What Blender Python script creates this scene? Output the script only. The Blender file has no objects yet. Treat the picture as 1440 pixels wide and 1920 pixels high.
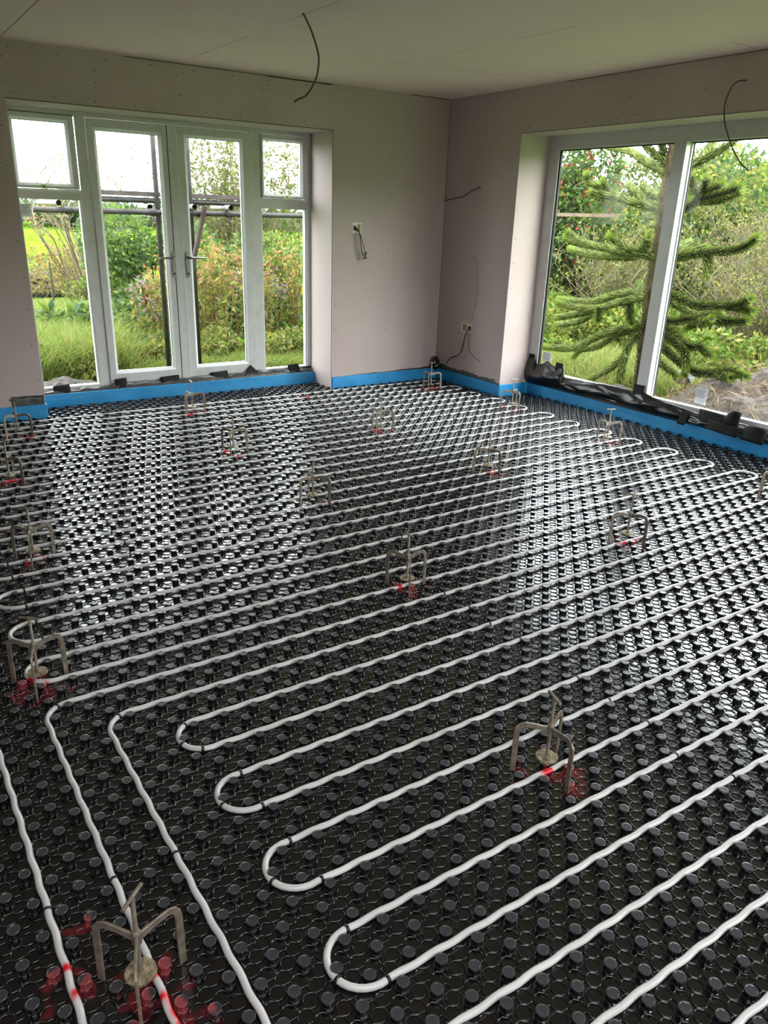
import bpy, bmesh, math, random
import numpy as np
from mathutils import Vector, Matrix

random.seed(7)
rng = np.random.default_rng(7)
SC = bpy.context.scene
COL = SC.collection
PI = math.pi

# ------------------------------------------------------------------ camera
FPX = 1445.02
YAW, PITCH, ROLL = 0.594215034, -0.385512496, 0.0320078818
PCX, PCY = 720 - 11.658, 960 + 35.224
EYE = np.array([0.0, 0.0, 1.4766])


def cam_axes():
    f = np.array([math.sin(YAW) * math.cos(PITCH), math.cos(YAW) * math.cos(PITCH), math.sin(PITCH)])
    r = np.array([math.cos(YAW), -math.sin(YAW), 0.0])
    u = np.cross(r, f)
    c, s = math.cos(ROLL), math.sin(ROLL)
    return c * r + s * u, -s * r + c * u, f


CR, CU, CF = cam_axes()
cd = bpy.data.cameras.new('camera')
cam = bpy.data.objects.new('camera', cd)
COL.objects.link(cam)
cd.sensor_fit = 'HORIZONTAL'
cd.sensor_width = 36.0
cd.lens = FPX / 1440 * 36.0
cd.shift_x = (720 - PCX) / 1440
cd.shift_y = (PCY - 960) / 1440
cd.clip_start = 0.02
cd.clip_end = 900
cam.matrix_world = Matrix(((CR[0], CU[0], -CF[0], EYE[0]), (CR[1], CU[1], -CF[1], EYE[1]),
                           (CR[2], CU[2], -CF[2], EYE[2]), (0, 0, 0, 1)))
SC.camera = cam

# ------------------------------------------------------------------ world, light, exposure
SKY_STRENGTH = 1.0
world = bpy.data.worlds.new('World')
SC.world = world
world.use_nodes = True
wn = world.node_tree
wn.nodes.clear()
wo = wn.nodes.new('ShaderNodeOutputWorld')
wb = wn.nodes.new('ShaderNodeBackground')
wtc = wn.nodes.new('ShaderNodeTexCoord')
wns = wn.nodes.new('ShaderNodeTexNoise')
wns.inputs['Scale'].default_value = 2.2
wns.inputs['Detail'].default_value = 5
wcr = wn.nodes.new('ShaderNodeValToRGB')
wcr.color_ramp.elements[0].position = 0.3
wcr.color_ramp.elements[0].color = (0.88, 0.93, 1.0, 1)
wcr.color_ramp.elements[1].position = 0.7
wcr.color_ramp.elements[1].color = (1.0, 1.0, 1.0, 1)
wn.links.new(wtc.outputs['Generated'], wns.inputs['Vector'])
wn.links.new(wns.outputs['Fac'], wcr.inputs['Fac'])
wn.links.new(wcr.outputs['Color'], wb.inputs['Color'])
wb.inputs['Strength'].default_value = SKY_STRENGTH
wn.links.new(wb.outputs['Background'], wo.inputs['Surface'])

sun = bpy.data.objects.new('hazy_sun', bpy.data.lights.new('hazy_sun', 'SUN'))
COL.objects.link(sun)
sun.data.energy = 0.12
sun.data.angle = math.radians(45)
sun.data.color = (1.0, 0.95, 0.86)
sun.rotation_euler = Vector((-0.52, 0.75, -0.42)).to_track_quat('-Z', 'Y').to_euler()

for nm, loc, rot, sx, sy in (('roof_portal', (0.35, -0.825, 2.66), None, 3.1, .95),
                             ('rear_portal', (3.5, -1.75, 1.08), None, 1.6, 1.95),
                             ('door_portal', (2.35, 6.64, 1.12), (math.radians(-90), 0, 0), 2.5, 2.1),
                             ('window_portal', (5.26, 3.5, 1.15), (math.radians(90), 0, math.radians(90)), 3.5, 2.1)):
    L = bpy.data.lights.new(nm, 'AREA')
    L.shape = 'RECTANGLE'
    L.size, L.size_y = sx, sy
    L.cycles.is_portal = True
    o = bpy.data.objects.new(nm, L)
    o.location = loc
    # point into the room
    d = {'door': Vector((0, -1, 0)), 'wind': Vector((-1, 0, 0)), 'roof': Vector((0, 0, -1)), 'rear': Vector((0, 1, 0))}[nm[:4]]
    o.rotation_euler = d.to_track_quat('-Z', 'Y' if nm[:4] == 'roof' else 'Z').to_euler()
    COL.objects.link(o)

SC.view_settings.view_transform = 'Standard'
SC.view_settings.look = 'None'
SC.view_settings.gamma = 1.0
SC.view_settings.use_curve_mapping = False
SC.view_settings.exposure = 3.78
SC.cycles.use_denoising = True
SC.cycles.max_bounces = 10
SC.cycles.diffuse_bounces = 5
SC.cycles.glossy_bounces = 4
SC.cycles.transmission_bounces = 6
SC.cycles.transparent_max_bounces = 16
SC.cycles.sample_clamp_indirect = 8.0
SC.cycles.caustics_reflective = True
SC.cycles.caustics_refractive = False


# ------------------------------------------------------------------ helpers
def at(u, v, axis, val):
    """point of the pixel ray (u,v) on the plane axis=val (0 x, 1 y, 2 z)"""
    d = (u - PCX) / FPX * CR - (v - PCY) / FPX * CU + CF
    return EYE + d * ((val - EYE[axis]) / d[axis])


def srgb(r, g, b):
    def f(c):
        c /= 255
        return c / 12.92 if c <= 0.04045 else ((c + 0.055) / 1.055) ** 2.4
    return (f(r), f(g), f(b), 1.0)


class NT:
    def __init__(self, m):
        self.t = m.node_tree
        self.n = self.t.nodes
        self.l = self.t.links

    def new(self, kind, **kw):
        nd = self.n.new(kind)
        for k, v in kw.items():
            setattr(nd, k, v)
        return nd

    def math(self, op, a, b=None, clamp=False):
        nd = self.n.new('ShaderNodeMath')
        nd.operation = op
        nd.use_clamp = clamp
        for i, x in enumerate((a, b)):
            if x is None:
                continue
            if isinstance(x, (int, float)):
                nd.inputs[i].default_value = x
            else:
                self.l.new(x, nd.inputs[i])
        return nd.outputs[0]


def mat(name, col, rough=0.5, metal=0.0, col2=None, scale=8.0, bump=0.0, bscale=60.0, spec=0.5, detail=4,
        coat=0.0, trans=0.0, vec='Object', contrast=(0.35, 0.65), rvar=0.0):
    m = bpy.data.materials.new(name)
    m.use_nodes = True
    t = NT(m)
    bs = m.node_tree.nodes['Principled BSDF']
    bs.inputs['Base Color'].default_value = col
    bs.inputs['Roughness'].default_value = rough
    bs.inputs['Metallic'].default_value = metal
    bs.inputs['Specular IOR Level'].default_value = spec
    bs.inputs['Coat Weight'].default_value = coat
    tc = t.new('ShaderNodeTexCoord')
    if col2 is not None:
        ns = t.new('ShaderNodeTexNoise')
        ns.inputs['Scale'].default_value = scale
        ns.inputs['Detail'].default_value = detail
        t.l.new(tc.outputs[vec], ns.inputs['Vector'])
        cr = t.new('ShaderNodeValToRGB')
        cr.color_ramp.elements[0].position = contrast[0]
        cr.color_ramp.elements[0].color = col
        cr.color_ramp.elements[1].position = contrast[1]
        cr.color_ramp.elements[1].color = col2
        t.l.new(ns.outputs['Fac'], cr.inputs['Fac'])
        t.l.new(cr.outputs['Color'], bs.inputs['Base Color'])
        if rvar:
            r = t.math('MULTIPLY_ADD', ns.outputs['Fac'], rvar)
            r.node.inputs[2].default_value = rough - rvar * 0.5
            t.l.new(r, bs.inputs['Roughness'])
    if bump:
        nb = t.new('ShaderNodeTexNoise')
        nb.inputs['Scale'].default_value = bscale
        nb.inputs['Detail'].default_value = 5
        t.l.new(tc.outputs[vec], nb.inputs['Vector'])
        bp = t.new('ShaderNodeBump')
        bp.inputs['Strength'].default_value = bump
        bp.inputs['Distance'].default_value = 0.01
        t.l.new(nb.outputs['Fac'], bp.inputs['Height'])
        t.l.new(bp.outputs['Normal'], bs.inputs['Normal'])
    return m


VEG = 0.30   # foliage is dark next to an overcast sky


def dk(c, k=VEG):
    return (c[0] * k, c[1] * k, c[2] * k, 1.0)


def leaf_mat(name, col, col2, trans=0.45, rough=0.5):
    """thin leaf: diffuse + translucent + a little gloss, colour varied from leaf to leaf"""
    m = bpy.data.materials.new(name)
    m.use_nodes = True
    t = NT(m)
    t.n.clear()
    out = t.new('ShaderNodeOutputMaterial')
    geo = t.new('ShaderNodeNewGeometry')
    cr = t.new('ShaderNodeValToRGB')
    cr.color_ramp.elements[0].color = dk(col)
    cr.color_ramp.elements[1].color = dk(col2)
    t.l.new(geo.outputs['Random Per Island'], cr.inputs['Fac'])
    di = t.new('ShaderNodeBsdfDiffuse')
    tr = t.new('ShaderNodeBsdfTranslucent')
    gl = t.new('ShaderNodeBsdfGlossy')
    gl.inputs['Roughness'].default_value = rough
    t.l.new(cr.outputs['Color'], di.inputs['Color'])
    t.l.new(cr.outputs['Color'], tr.inputs['Color'])
    m1 = t.new('ShaderNodeMixShader')
    m1.inputs[0].default_value = trans
    t.l.new(di.outputs[0], m1.inputs[1])
    t.l.new(tr.outputs[0], m1.inputs[2])
    m2 = t.new('ShaderNodeMixShader')
    m2.inputs[0].default_value = 0.015
    t.l.new(m1.outputs[0], m2.inputs[1])
    t.l.new(gl.outputs[0], m2.inputs[2])
    t.l.new(m2.outputs[0], out.inputs[0])
    return m


def glass_mat(name):
    m = bpy.data.materials.new(name)
    m.use_nodes = True
    t = NT(m)
    t.n.clear()
    out = t.new('ShaderNodeOutputMaterial')
    tr = t.new('ShaderNodeBsdfTransparent')
    tr.inputs['Color'].default_value = (0.955, 0.975, 0.965, 1)
    gl = t.new('ShaderNodeBsdfGlossy')
    gl.inputs['Roughness'].default_value = 0.0
    fr = t.new('ShaderNodeFresnel')
    geo = t.new('ShaderNodeNewGeometry')
    ior = t.math('MULTIPLY_ADD', geo.outputs['Backfacing'], 1 / 1.45 - 1.45)
    ior.node.inputs[2].default_value = 1.45
    t.l.new(ior, fr.inputs['IOR'])
    mx = t.new('ShaderNodeMixShader')
    t.l.new(t.math('MULTIPLY', fr.outputs[0], 0.12), mx.inputs[0])
    t.l.new(tr.outputs[0], mx.inputs[1])
    t.l.new(gl.outputs[0], mx.inputs[2])
    t.l.new(mx.outputs[0], out.inputs[0])
    return m


# levelling tripods: centre x, y, azimuth of the first leg (deg), azimuth of the handle bar (deg)
TRIPODS = [
    (0.243, 1.160, 12, 42, 'floor levelling tripod nearest the camera, its disc beside a red and white pipe'),
    (1.434, 1.219, 24, -108, 'floor levelling tripod standing in the red ring at the lower right'),
    (0.296, 2.412, 15, -40, 'floor levelling tripod over the pipe bend at the left edge'),
    (0.483, 3.454, 15, -49, 'left tripod with three dull legs standing just above the left pipe bend'),
    (0.583, 4.627, 68, -52, 'tripod cut by the left picture edge, one leg outside'),
    (0.809, 5.649, 90, -50, 'tripod in front of the blue strip left of the french doors'),
    (2.107, 5.775, 104, -93, 'tripod in front of the blue strip under the two french doors'),
    (1.943, 4.606, 116, -65, 'thin tripod with dark rod, second row out from the french doors'),
    (1.937, 3.515, 76, -105, 'tripod in the middle left of the floor with a red patch under it'),
    (1.773, 2.390, 1, -95, 'tripod at the centre of the floor beside bright red pipe marks'),
    (3.171, 3.478, 38, 45, 'tripod right of the floor centre seen against white pipes'),
    (3.119, 4.622, 97, -61, 'small tripod in line with the wall between doors and window'),
    (4.381, 5.681, 99, -73, 'pale tripod in the far corner of the room'),
    (4.529, 4.738, 25, -10, 'tripod beside the blue strip corner at the window reveal'),
    (4.410, 3.597, 88, -26, 'tripod by the last pipe bends near the big window'),
    (3.033, 2.264, 39, -41, 'dark tripod on the bright floor in the right half'),
    (4.360, 2.313, 55, -35, 'tripod cut by the right picture edge'),
]
SPRAY = [(t[0], t[1], 0.185, 0.035) for t in TRIPODS] + [
    (3.15, 5.93, 0.14, 0.0), (0.10, 1.25, 0.12, 0.0), (0.16, 1.42, 0.07, 0.0), (0.16, 3.2, 0.1, 0.0), (0.02, 1.12, .1, 0), (0.30, 1.05, .1, 0)]


def spray_group():
    g = bpy.data.node_groups.new('red_spray_mask', 'ShaderNodeTree')
    g.interface.new_socket('Mask', in_out='OUTPUT', socket_type='NodeSocketFloat')
    out = g.nodes.new('NodeGroupOutput')
    geo = g.nodes.new('ShaderNodeNewGeometry')
    flat = g.nodes.new('ShaderNodeVectorMath')
    flat.operation = 'MULTIPLY'
    flat.inputs[1].default_value = (1, 1, 0)
    g.links.new(geo.outputs['Position'], flat.inputs[0])
    last = None
    for x, y, r, inner in SPRAY:
        d = g.nodes.new('ShaderNodeVectorMath')
        d.operation = 'DISTANCE'
        d.inputs[1].default_value = (x + 0.01, y - 0.02, 0)
        g.links.new(flat.outputs[0], d.inputs[0])
        mr = g.nodes.new('ShaderNodeMapRange')
        mr.inputs['From Min'].default_value = r
        mr.inputs['From Max'].default_value = r * 0.45
        g.links.new(d.outputs['Value'], mr.inputs['Value'])
        if last is None:
            last = mr.outputs[0]
        else:
            mx = g.nodes.new('ShaderNodeMath')
            mx.operation = 'MAXIMUM'
            g.links.new(last, mx.inputs[0])
            g.links.new(mr.outputs[0], mx.inputs[1])
            last = mx.outputs[0]
    ns = g.nodes.new('ShaderNodeTexNoise')
    ns.inputs['Scale'].default_value = 15
    ns.inputs['Detail'].default_value = 1.5
    g.links.new(flat.outputs[0], ns.inputs['Vector'])
    m = g.nodes.new('ShaderNodeMath')
    m.operation = 'MULTIPLY'
    g.links.new(last, m.inputs[0])
    g.links.new(ns.outputs['Fac'], m.inputs[1])
    mr = g.nodes.new('ShaderNodeMapRange')
    mr.inputs['From Min'].default_value = 0.50
    mr.inputs['From Max'].default_value = 0.57
    g.links.new(m.outputs[0], mr.inputs['Value'])
    g.links.new(mr.outputs[0], out.inputs[0])
    return g


SPRAY_G = spray_group()


def painted(m, red, rough=None, strength=1.0):
    """mix the sprayed red marks over a material's own colour"""
    t = NT(m)
    bs = m.node_tree.nodes['Principled BSDF']
    gn = t.new('ShaderNodeGroup')
    gn.node_tree = SPRAY_G
    mx = t.new('ShaderNodeMix', data_type='RGBA')
    fac = t.math('MULTIPLY', gn.outputs[0], strength)
    t.l.new(fac, mx.inputs['Factor'])
    src = bs.inputs['Base Color']
    if src.links:
        t.l.new(src.links[0].from_socket, mx.inputs['A'])
    else:
        mx.inputs['A'].default_value = src.default_value
    mx.inputs['B'].default_value = red
    t.l.new(mx.outputs['Result'], bs.inputs['Base Color'])
    return m


M = {}
M['wall'] = mat('plasterboard_face', srgb(172, 158, 155), 0.85, col2=srgb(179, 166, 163), scale=1.5, bump=0.04, bscale=220)
M['ceil'] = mat('plasterboard_ceiling', srgb(234, 211, 207), 0.85, col2=srgb(238, 217, 212), scale=1.2, bump=0.03, bscale=220)
M['gap'] = mat('dark_gap', srgb(34, 30, 27), 0.9)
M['screw'] = mat('screw_head', srgb(30, 28, 27), 0.5, 0.4)
M['upvc'] = mat('white_frame', srgb(194, 195, 195), 0.28, col2=srgb(180, 181, 180), scale=14, contrast=(0.5, 0.8))
M['upvc_edge'] = mat('white_bead', srgb(222, 226, 226), 0.25)
M['gasket'] = mat('black_gasket', srgb(26, 27, 28), 0.6)
M['glass'] = glass_mat('window_glass')
M['chrome'] = mat('satin_chrome', srgb(150, 152, 156), 0.22, 1.0)
M['blue'] = mat('blue_foam_strip', srgb(28, 128, 186), 0.42, col2=srgb(40, 142, 198), scale=5, bump=0.05, bscale=30)
M['mat'] = painted(mat('black_plastic_mat', srgb(8, 9, 11), 0.15, bump=0.14, bscale=30, spec=1.0), srgb(92, 20, 28), strength=0.75)
M['stud'] = painted(mat('black_plastic_stud', srgb(15, 16, 18), 0.22, spec=0.75), srgb(140, 58, 62), strength=0.75)
M['cap'] = painted(mat('ceiling_sheen_stud_top', srgb(47, 49, 53), 0.30, spec=0.6), srgb(140, 58, 62), strength=0.75)  # paler base colour paints the ceiling's reflection onto the cap tops
M['pipe'] = painted(mat('white_heating_pipe', srgb(198, 199, 197), 0.33, col2=srgb(184, 186, 184), scale=9, spec=0.5), srgb(205, 20, 40))
M['clip'] = mat('black_clip', srgb(16, 16, 17), 0.4)
M['steel'] = mat('dull_zinc_steel', srgb(152, 144, 130), 0.48, 0.6, col2=srgb(116, 107, 92), scale=30, bump=0.15, bscale=150)
M['disc'] = mat('worn_disc', srgb(158, 147, 118), 0.6, 0.4, col2=srgb(92, 82, 62), scale=70, bump=0.5, bscale=160)
M['film'] = mat('black_polythene', srgb(13, 13, 14), 0.30, bump=0.35, bscale=9, spec=0.55)
M['greyfilm'] = mat('grey_polythene', srgb(74, 76, 73), 0.34, col2=srgb(48, 50, 49), scale=14, bump=0.5, bscale=26)
M['tape'] = mat('black_tape', srgb(8, 8, 8), 0.6, spec=0.25, bump=0.1, bscale=60)
M['slab'] = mat('concrete_slab', srgb(95, 92, 88), 0.9, col2=srgb(120, 116, 110), scale=6, bump=0.3, bscale=60)
M['cable'] = mat('grey_cable', srgb(70, 68, 64), 0.5)
M['wire'] = mat('pale_wire', srgb(110, 104, 98), 0.6)
M['boxwhite'] = mat('white_back_box', srgb(205, 203, 196), 0.45)
M['boxbrown'] = mat('box_fixing', srgb(150, 120, 50), 0.6)
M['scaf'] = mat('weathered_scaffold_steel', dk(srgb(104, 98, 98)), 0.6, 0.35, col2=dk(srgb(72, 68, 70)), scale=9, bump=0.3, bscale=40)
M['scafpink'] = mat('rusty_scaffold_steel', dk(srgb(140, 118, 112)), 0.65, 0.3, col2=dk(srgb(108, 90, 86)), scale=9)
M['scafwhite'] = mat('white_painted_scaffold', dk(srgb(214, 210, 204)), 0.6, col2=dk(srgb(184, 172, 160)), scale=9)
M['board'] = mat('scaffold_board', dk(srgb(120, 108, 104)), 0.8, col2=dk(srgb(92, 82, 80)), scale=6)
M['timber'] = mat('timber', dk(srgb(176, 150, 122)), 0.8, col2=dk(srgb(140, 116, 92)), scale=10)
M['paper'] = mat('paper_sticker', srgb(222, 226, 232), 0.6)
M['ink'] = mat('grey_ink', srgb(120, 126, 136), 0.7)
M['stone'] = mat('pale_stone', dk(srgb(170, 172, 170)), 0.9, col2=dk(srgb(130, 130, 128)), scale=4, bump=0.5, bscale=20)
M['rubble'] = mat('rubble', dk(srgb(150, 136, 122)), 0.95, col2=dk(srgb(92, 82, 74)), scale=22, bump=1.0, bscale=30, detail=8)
M['straw'] = leaf_mat('dry_straw', srgb(214, 190, 150), srgb(176, 140, 110), 0.2)
M['soil'] = mat('stony_soil', dk(srgb(122, 110, 100)), 0.95, col2=dk(srgb(72, 66, 60)), scale=18, bump=1.0, bscale=40, detail=9)


# --- mesh builders
def mesh_obj(name, verts, faces, mats, parent=None, smooth=False, midx=None, loc=None):
    me = bpy.data.meshes.new(name)
    me.from_pydata([tuple(map(float, v)) for v in verts], [], [tuple(f) for f in faces])
    if not isinstance(mats, (list, tuple)):
        mats = [mats]
    for m in mats:
        me.materials.append(m)
    if midx is not None:
        me.polygons.foreach_set('material_index', midx)
    if smooth:
        me.polygons.foreach_set('use_smooth', [True] * len(me.polygons))
    me.update()
    o = bpy.data.objects.new(name, me)
    COL.objects.link(o)
    if parent is not None:
        o.parent = parent
    if loc is not None:
        o.location = loc
    return o


def fast_mesh(name, verts, quads, mats, parent=None, smooth=False, tris=False, midx=None):
    """verts (N,3) array, quads (F,4) or (F,3) array"""
    verts = np.ascontiguousarray(verts, dtype=np.float32)
    quads = np.ascontiguousarray(quads, dtype=np.int32)
    k = quads.shape[1]
    me = bpy.data.meshes.new(name)
    me.vertices.add(len(verts))
    me.vertices.foreach_set('co', verts.ravel())
    me.loops.add(quads.size)
    me.loops.foreach_set('vertex_index', quads.ravel())
    me.polygons.add(len(quads))
    me.polygons.foreach_set('loop_start', np.arange(len(quads), dtype=np.int32) * k)
    me.polygons.foreach_set('loop_total', np.full(len(quads), k, dtype=np.int32))
    if not isinstance(mats, (list, tuple)):
        mats = [mats]
    for m in mats:
        me.materials.append(m)
    if midx is not None:
        me.polygons.foreach_set('material_index', np.ascontiguousarray(midx, dtype=np.int32))
    me.polygons.foreach_set('use_smooth', np.full(len(quads), smooth, dtype=bool))
    me.update(calc_edges=True)
    me.validate()
    o = bpy.data.objects.new(name, me)
    COL.objects.link(o)
    if parent is not None:
        o.parent = parent
    return o


class MB:
    """collects simple solids into one mesh"""

    def __init__(self):
        self.v, self.f, self.mi = [], [], []

    def add(self, vs, fs, mi=0):
        b = len(self.v)
        self.v += [tuple(map(float, p)) for p in vs]
        self.f += [tuple(i + b for i in f) for f in fs]
        self.mi += [mi] * len(fs)
        return self

    def box(self, x0, x1, y0, y1, z0, z1, mi=0):
        vs = [(x, y, z) for z in (z0, z1) for y in (y0, y1) for x in (x0, x1)]
        fs = [(0, 2, 3, 1), (4, 5, 7, 6), (0, 1, 5, 4), (2, 6, 7, 3), (0, 4, 6, 2), (1, 3, 7, 5)]
        return self.add(vs, fs, mi)

    def tube(self, pts, r, n=8, mi=0, caps=True, closed=False):
        pts = [np.array(p, float) for p in pts]
        rs = r if isinstance(r, (list, tuple, np.ndarray)) else [r] * len(pts)
        b = len(self.v)
        prev = None
        for i, p in enumerate(pts):
            a = pts[max(i - 1, 0)]
            c = pts[min(i + 1, len(pts) - 1)]
            t = c - a
            t /= (np.linalg.norm(t) + 1e-12)
            if prev is None:
                h = np.array([0, 0, 1.0]) if abs(t[2]) < 0.9 else np.array([1.0, 0, 0])
                nx = np.cross(t, h)
            else:
                nx = prev - t * (prev @ t)
            nx /= (np.linalg.norm(nx) + 1e-12)
            prev = nx
            ny = np.cross(t, nx)
            for k in range(n):
                a_ = 2 * PI * k / n
                self.v.append(tuple(p + rs[i] * (math.cos(a_) * nx + math.sin(a_) * ny)))
        m = len(pts)
        for i in range(m - 1):
            for k in range(n):
                k2 = (k + 1) % n
                self.f.append((b + i * n + k, b + i * n + k2, b + (i + 1) * n + k2, b + (i + 1) * n + k))
                self.mi.append(mi)
        if caps:
            self.f.append(tuple(b + k for k in range(n))[::-1])
            self.f.append(tuple(b + (m - 1) * n + k for k in range(n)))
            self.mi += [mi, mi]
        return self

    def lathe(self, prof, c=(0, 0, 0), n=16, mi=0):
        b = len(self.v)
        for r, z in prof:
            for k in range(n):
                a = 2 * PI * k / n
                self.v.append((c[0] + r * math.cos(a), c[1] + r * math.sin(a), c[2] + z))
        for i in range(len(prof) - 1):
            for k in range(n):
                k2 = (k + 1) % n
                self.f.append((b + i * n + k, b + i * n + k2, b + (i + 1) * n + k2, b + (i + 1) * n + k))
                self.mi.append(mi)
        self.f.append(tuple(b + k for k in range(n))[::-1])
        self.f.append(tuple(b + (len(prof) - 1) * n + k for k in range(n)))
        self.mi += [mi, mi]
        return self

    def build(self, name, mats, parent=None, smooth=False, loc=None):
        return mesh_obj(name, self.v, self.f, mats, parent, smooth, self.mi, loc)


def tag(o, label=None, cat=None, group=None, kind=None):
    if label:
        o['label'] = label
    if cat:
        o['category'] = cat
    if group:
        o['group'] = group
    if kind:
        o['kind'] = kind
    return o


def empty(name, loc=(0, 0, 0), rz=0.0):
    o = bpy.data.objects.new(name, None)
    COL.objects.link(o)
    o.location = loc
    o.rotation_euler = (0, 0, rz)
    o.empty_display_size = 0.05
    return o


def kids(o):
    return [c for c in bpy.data.objects if c.parent == o]


def copy_tree(o, children, loc, rz=0.0, sc=1.0):
    c = o.copy()
    COL.objects.link(c)
    c.location = loc
    c.rotation_euler = (0, 0, rz)
    c.scale = (sc, sc, sc)
    for ch in children:
        d = ch.copy()
        COL.objects.link(d)
        d.parent = c
    return c


# ------------------------------------------------------------------ room shell
H = 2.47
YB = 6.15       # room face of the wall with the french doors
XR = 4.79       # room face of the wall with the big window
XL, YF = -1.5, -1.5
DX0, DX1, DZ = 1.10, 3.582, 2.13
WY0, WY1, WZ = 1.75, 5.195, 2.14
TB, TR = 0.50, 0.42


def screws_on(mb, pts, axis, val, nrm, mi=2):
    for (a, z) in pts:
        n = 6
        r = 0.0042
        b = len(mb.v)
        for k in range(n):
            t = 2 * PI * k / n
            if axis == 'y':
                mb.v.append((a + r * math.cos(t), val + nrm * 0.0006, z + r * math.sin(t)))
            elif axis == 'x':
                mb.v.append((val + nrm * 0.0006, a + r * math.cos(t), z + r * math.sin(t)))
            else:
                mb.v.append((a + r * math.cos(t), z + r * math.sin(t), val + nrm * 0.0006))
        mb.f.append(tuple(b + k for k in range(n)))
        mb.mi.append(mi)


def jit(a, s=0.012):
    return a + random.uniform(-s, s)


wb_ = MB()
wb_.box(XL - 0.3, DX0, YB, YB + TB, -0.12, H)
wb_.box(DX1, XR + TR, YB, YB + TB, -0.12, H)
wb_.box(DX0, DX1, YB, YB + TB, DZ, H)
# screws and board joints
pts = []
for x in (3.625, 4.17, 4.70):
    z = 0.28
    while z < 2.42:
        pts.append((jit(x, .006), jit(z, .02)))
        z += random.uniform(.2, .26) if x != 4.17 else random.uniform(.19, .3)
for x in (1.06,):
    z = 0.3
    while z < 2.1:
        pts.append((jit(x, .01), jit(z, .02)))
        z += 0.24
for x in np.arange(1.16, 4.7, 0.31):
    pts.append((jit(x), jit(2.425, .008)))
for x in np.arange(1.15, 3.56, 0.27):
    pts.append((jit(x), jit(2.175, .012)))
for x in (1.12, 1.7, 2.29, 2.31, 2.96, 2.985, 3.0):
    for z in (2.26, 2.38):
        pts.append((jit(x, .01), jit(z, .03)))
for x in (0.2, 0.5, 0.8):
    for z in np.arange(0.3, 2.4, 0.3):
        pts.append((jit(x), jit(z)))
screws_on(wb_, pts, 'y', YB, -1)
wb_.box(3.0, 3.575, YB - .0012, YB + .001, 2.455, 2.463, 1)
wb_.box(1.9, 3.0, YB - .0012, YB + .001, 2.459, 2.463, 1)
wb_.box(4.35, 4.77, YB - .0012, YB + .001, 2.462, 2.466, 1)
wb_.box(DX0 - .004, DX1 + .006, YB - .001, YB + .0008, DZ + .001, DZ + .005, 1)
wb_.box(DX1 - .0012, DX1 + .0012, YB - .001, YB + .003, 0.1, DZ, 1)
wb_.box(XR - .0025, XR, YB - .0015, YB + .001, .15, 2.40, 1)
wall_back = tag(wb_.build('wall_back', [M['wall'], M['gap'], M['screw']]), kind='structure')

wr = MB()
wr.box(XR, XR + TR, WY1, YB + .0, -0.12, H)
wr.box(XR, XR + TR, YF - .3, WY0, -0.12, H)
wr.box(XR, XR + TR, WY0, WY1, WZ, H)
pts = []
for y, st in ((5.235, .2), (5.62, .27), (6.03, .26)):
    z = 0.22
    while z < 2.42:
        pts.append((jit(y, .006), jit(z, .02)))
        z += st
for y in np.arange(2.2, 5.2, 0.29):
    pts.append((jit(y), jit(2.185, .01)))
for y in np.arange(2.3, 5.2, 0.6):
    pts.append((jit(y), jit(2.41, .02)))
    pts.append((jit(y + .03), jit(2.32, .03)))
pts += [(5.16, 2.185), (5.12, 2.19), (4.06, 2.19), (4.03, 2.192), (4.0, 2.405), (3.97, 2.41)]
screws_on(wr, pts, 'x', XR, -1)
# screws on the reveal board
rp = []
for z in np.arange(0.3, 2.1, 0.21):
    rp.append((4.82, jit(z)))
    rp.append((5.06, jit(z)))
screws_on(wr, rp, 'y', WY1, -1)
wr.box(XR - .001, XR + .001, WY0, WY1, WZ + .001, WZ + .004, 1)
wr.box(XR - .001, XR + .001, 2.0, 4.75, 2.461, 2.464, 1)
wall_right = tag(wr.build('wall_right', [M['wall'], M['gap'], M['screw']]), kind='structure')
rs = MB()
sp = []
for z in np.arange(0.3, 2.1, 0.24):
    sp.append((6.19, jit(z)))
    sp.append((6.48, jit(z)))

wl = MB()
wl.box(XL - .3, XL, YF - .3, YB, -0.12, H)
tag(wl.build('wall_left', M['wall']), kind='structure')
wf = MB()
FX0, FX1, FZ = 2.9, 4.3, 2.05        # unseen opening added behind the camera to let in fill light
wf.box(XL, FX0, YF - .3, YF, -0.12, H)
wf.box(FX1, XR, YF - .3, YF, -0.12, H)
wf.box(FX0, FX1, YF - .3, YF, FZ, H)
wf.box(FX0, FX1, YF - .3, YF, -.12, .12)
tag(wf.build('wall_front', M['wall']), kind='structure')

ce = MB()
# unseen ceiling hole behind the camera, added to light the near pipes
RX0, RX1, RY0, RY1 = -1.2, 1.9, -1.3, -0.35
ce.box(XL - .3, XR + TR, RY1, YB + TB, H, H + .2)
ce.box(XL - .3, XR + TR, YF - .3, RY0, H, H + .2)
ce.box(XL - .3, RX0, RY0, RY1, H, H + .2)
ce.box(RX1, XR + TR, RY0, RY1, H, H + .2)


def ceil_line(x0, y0, x1, y1, w=0.0035):
    d = Vector((x1 - x0, y1 - y0))
    n = Vector((-d.y, d.x)).normalized() * w / 2
    z = H - .0008
    ce.add([(x0 - n.x, y0 - n.y, z), (x1 - n.x, y1 - n.y, z), (x1 + n.x, y1 + n.y, z), (x0 + n.x, y0 + n.y, z)], [(0, 1, 2, 3)], 1)


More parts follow.
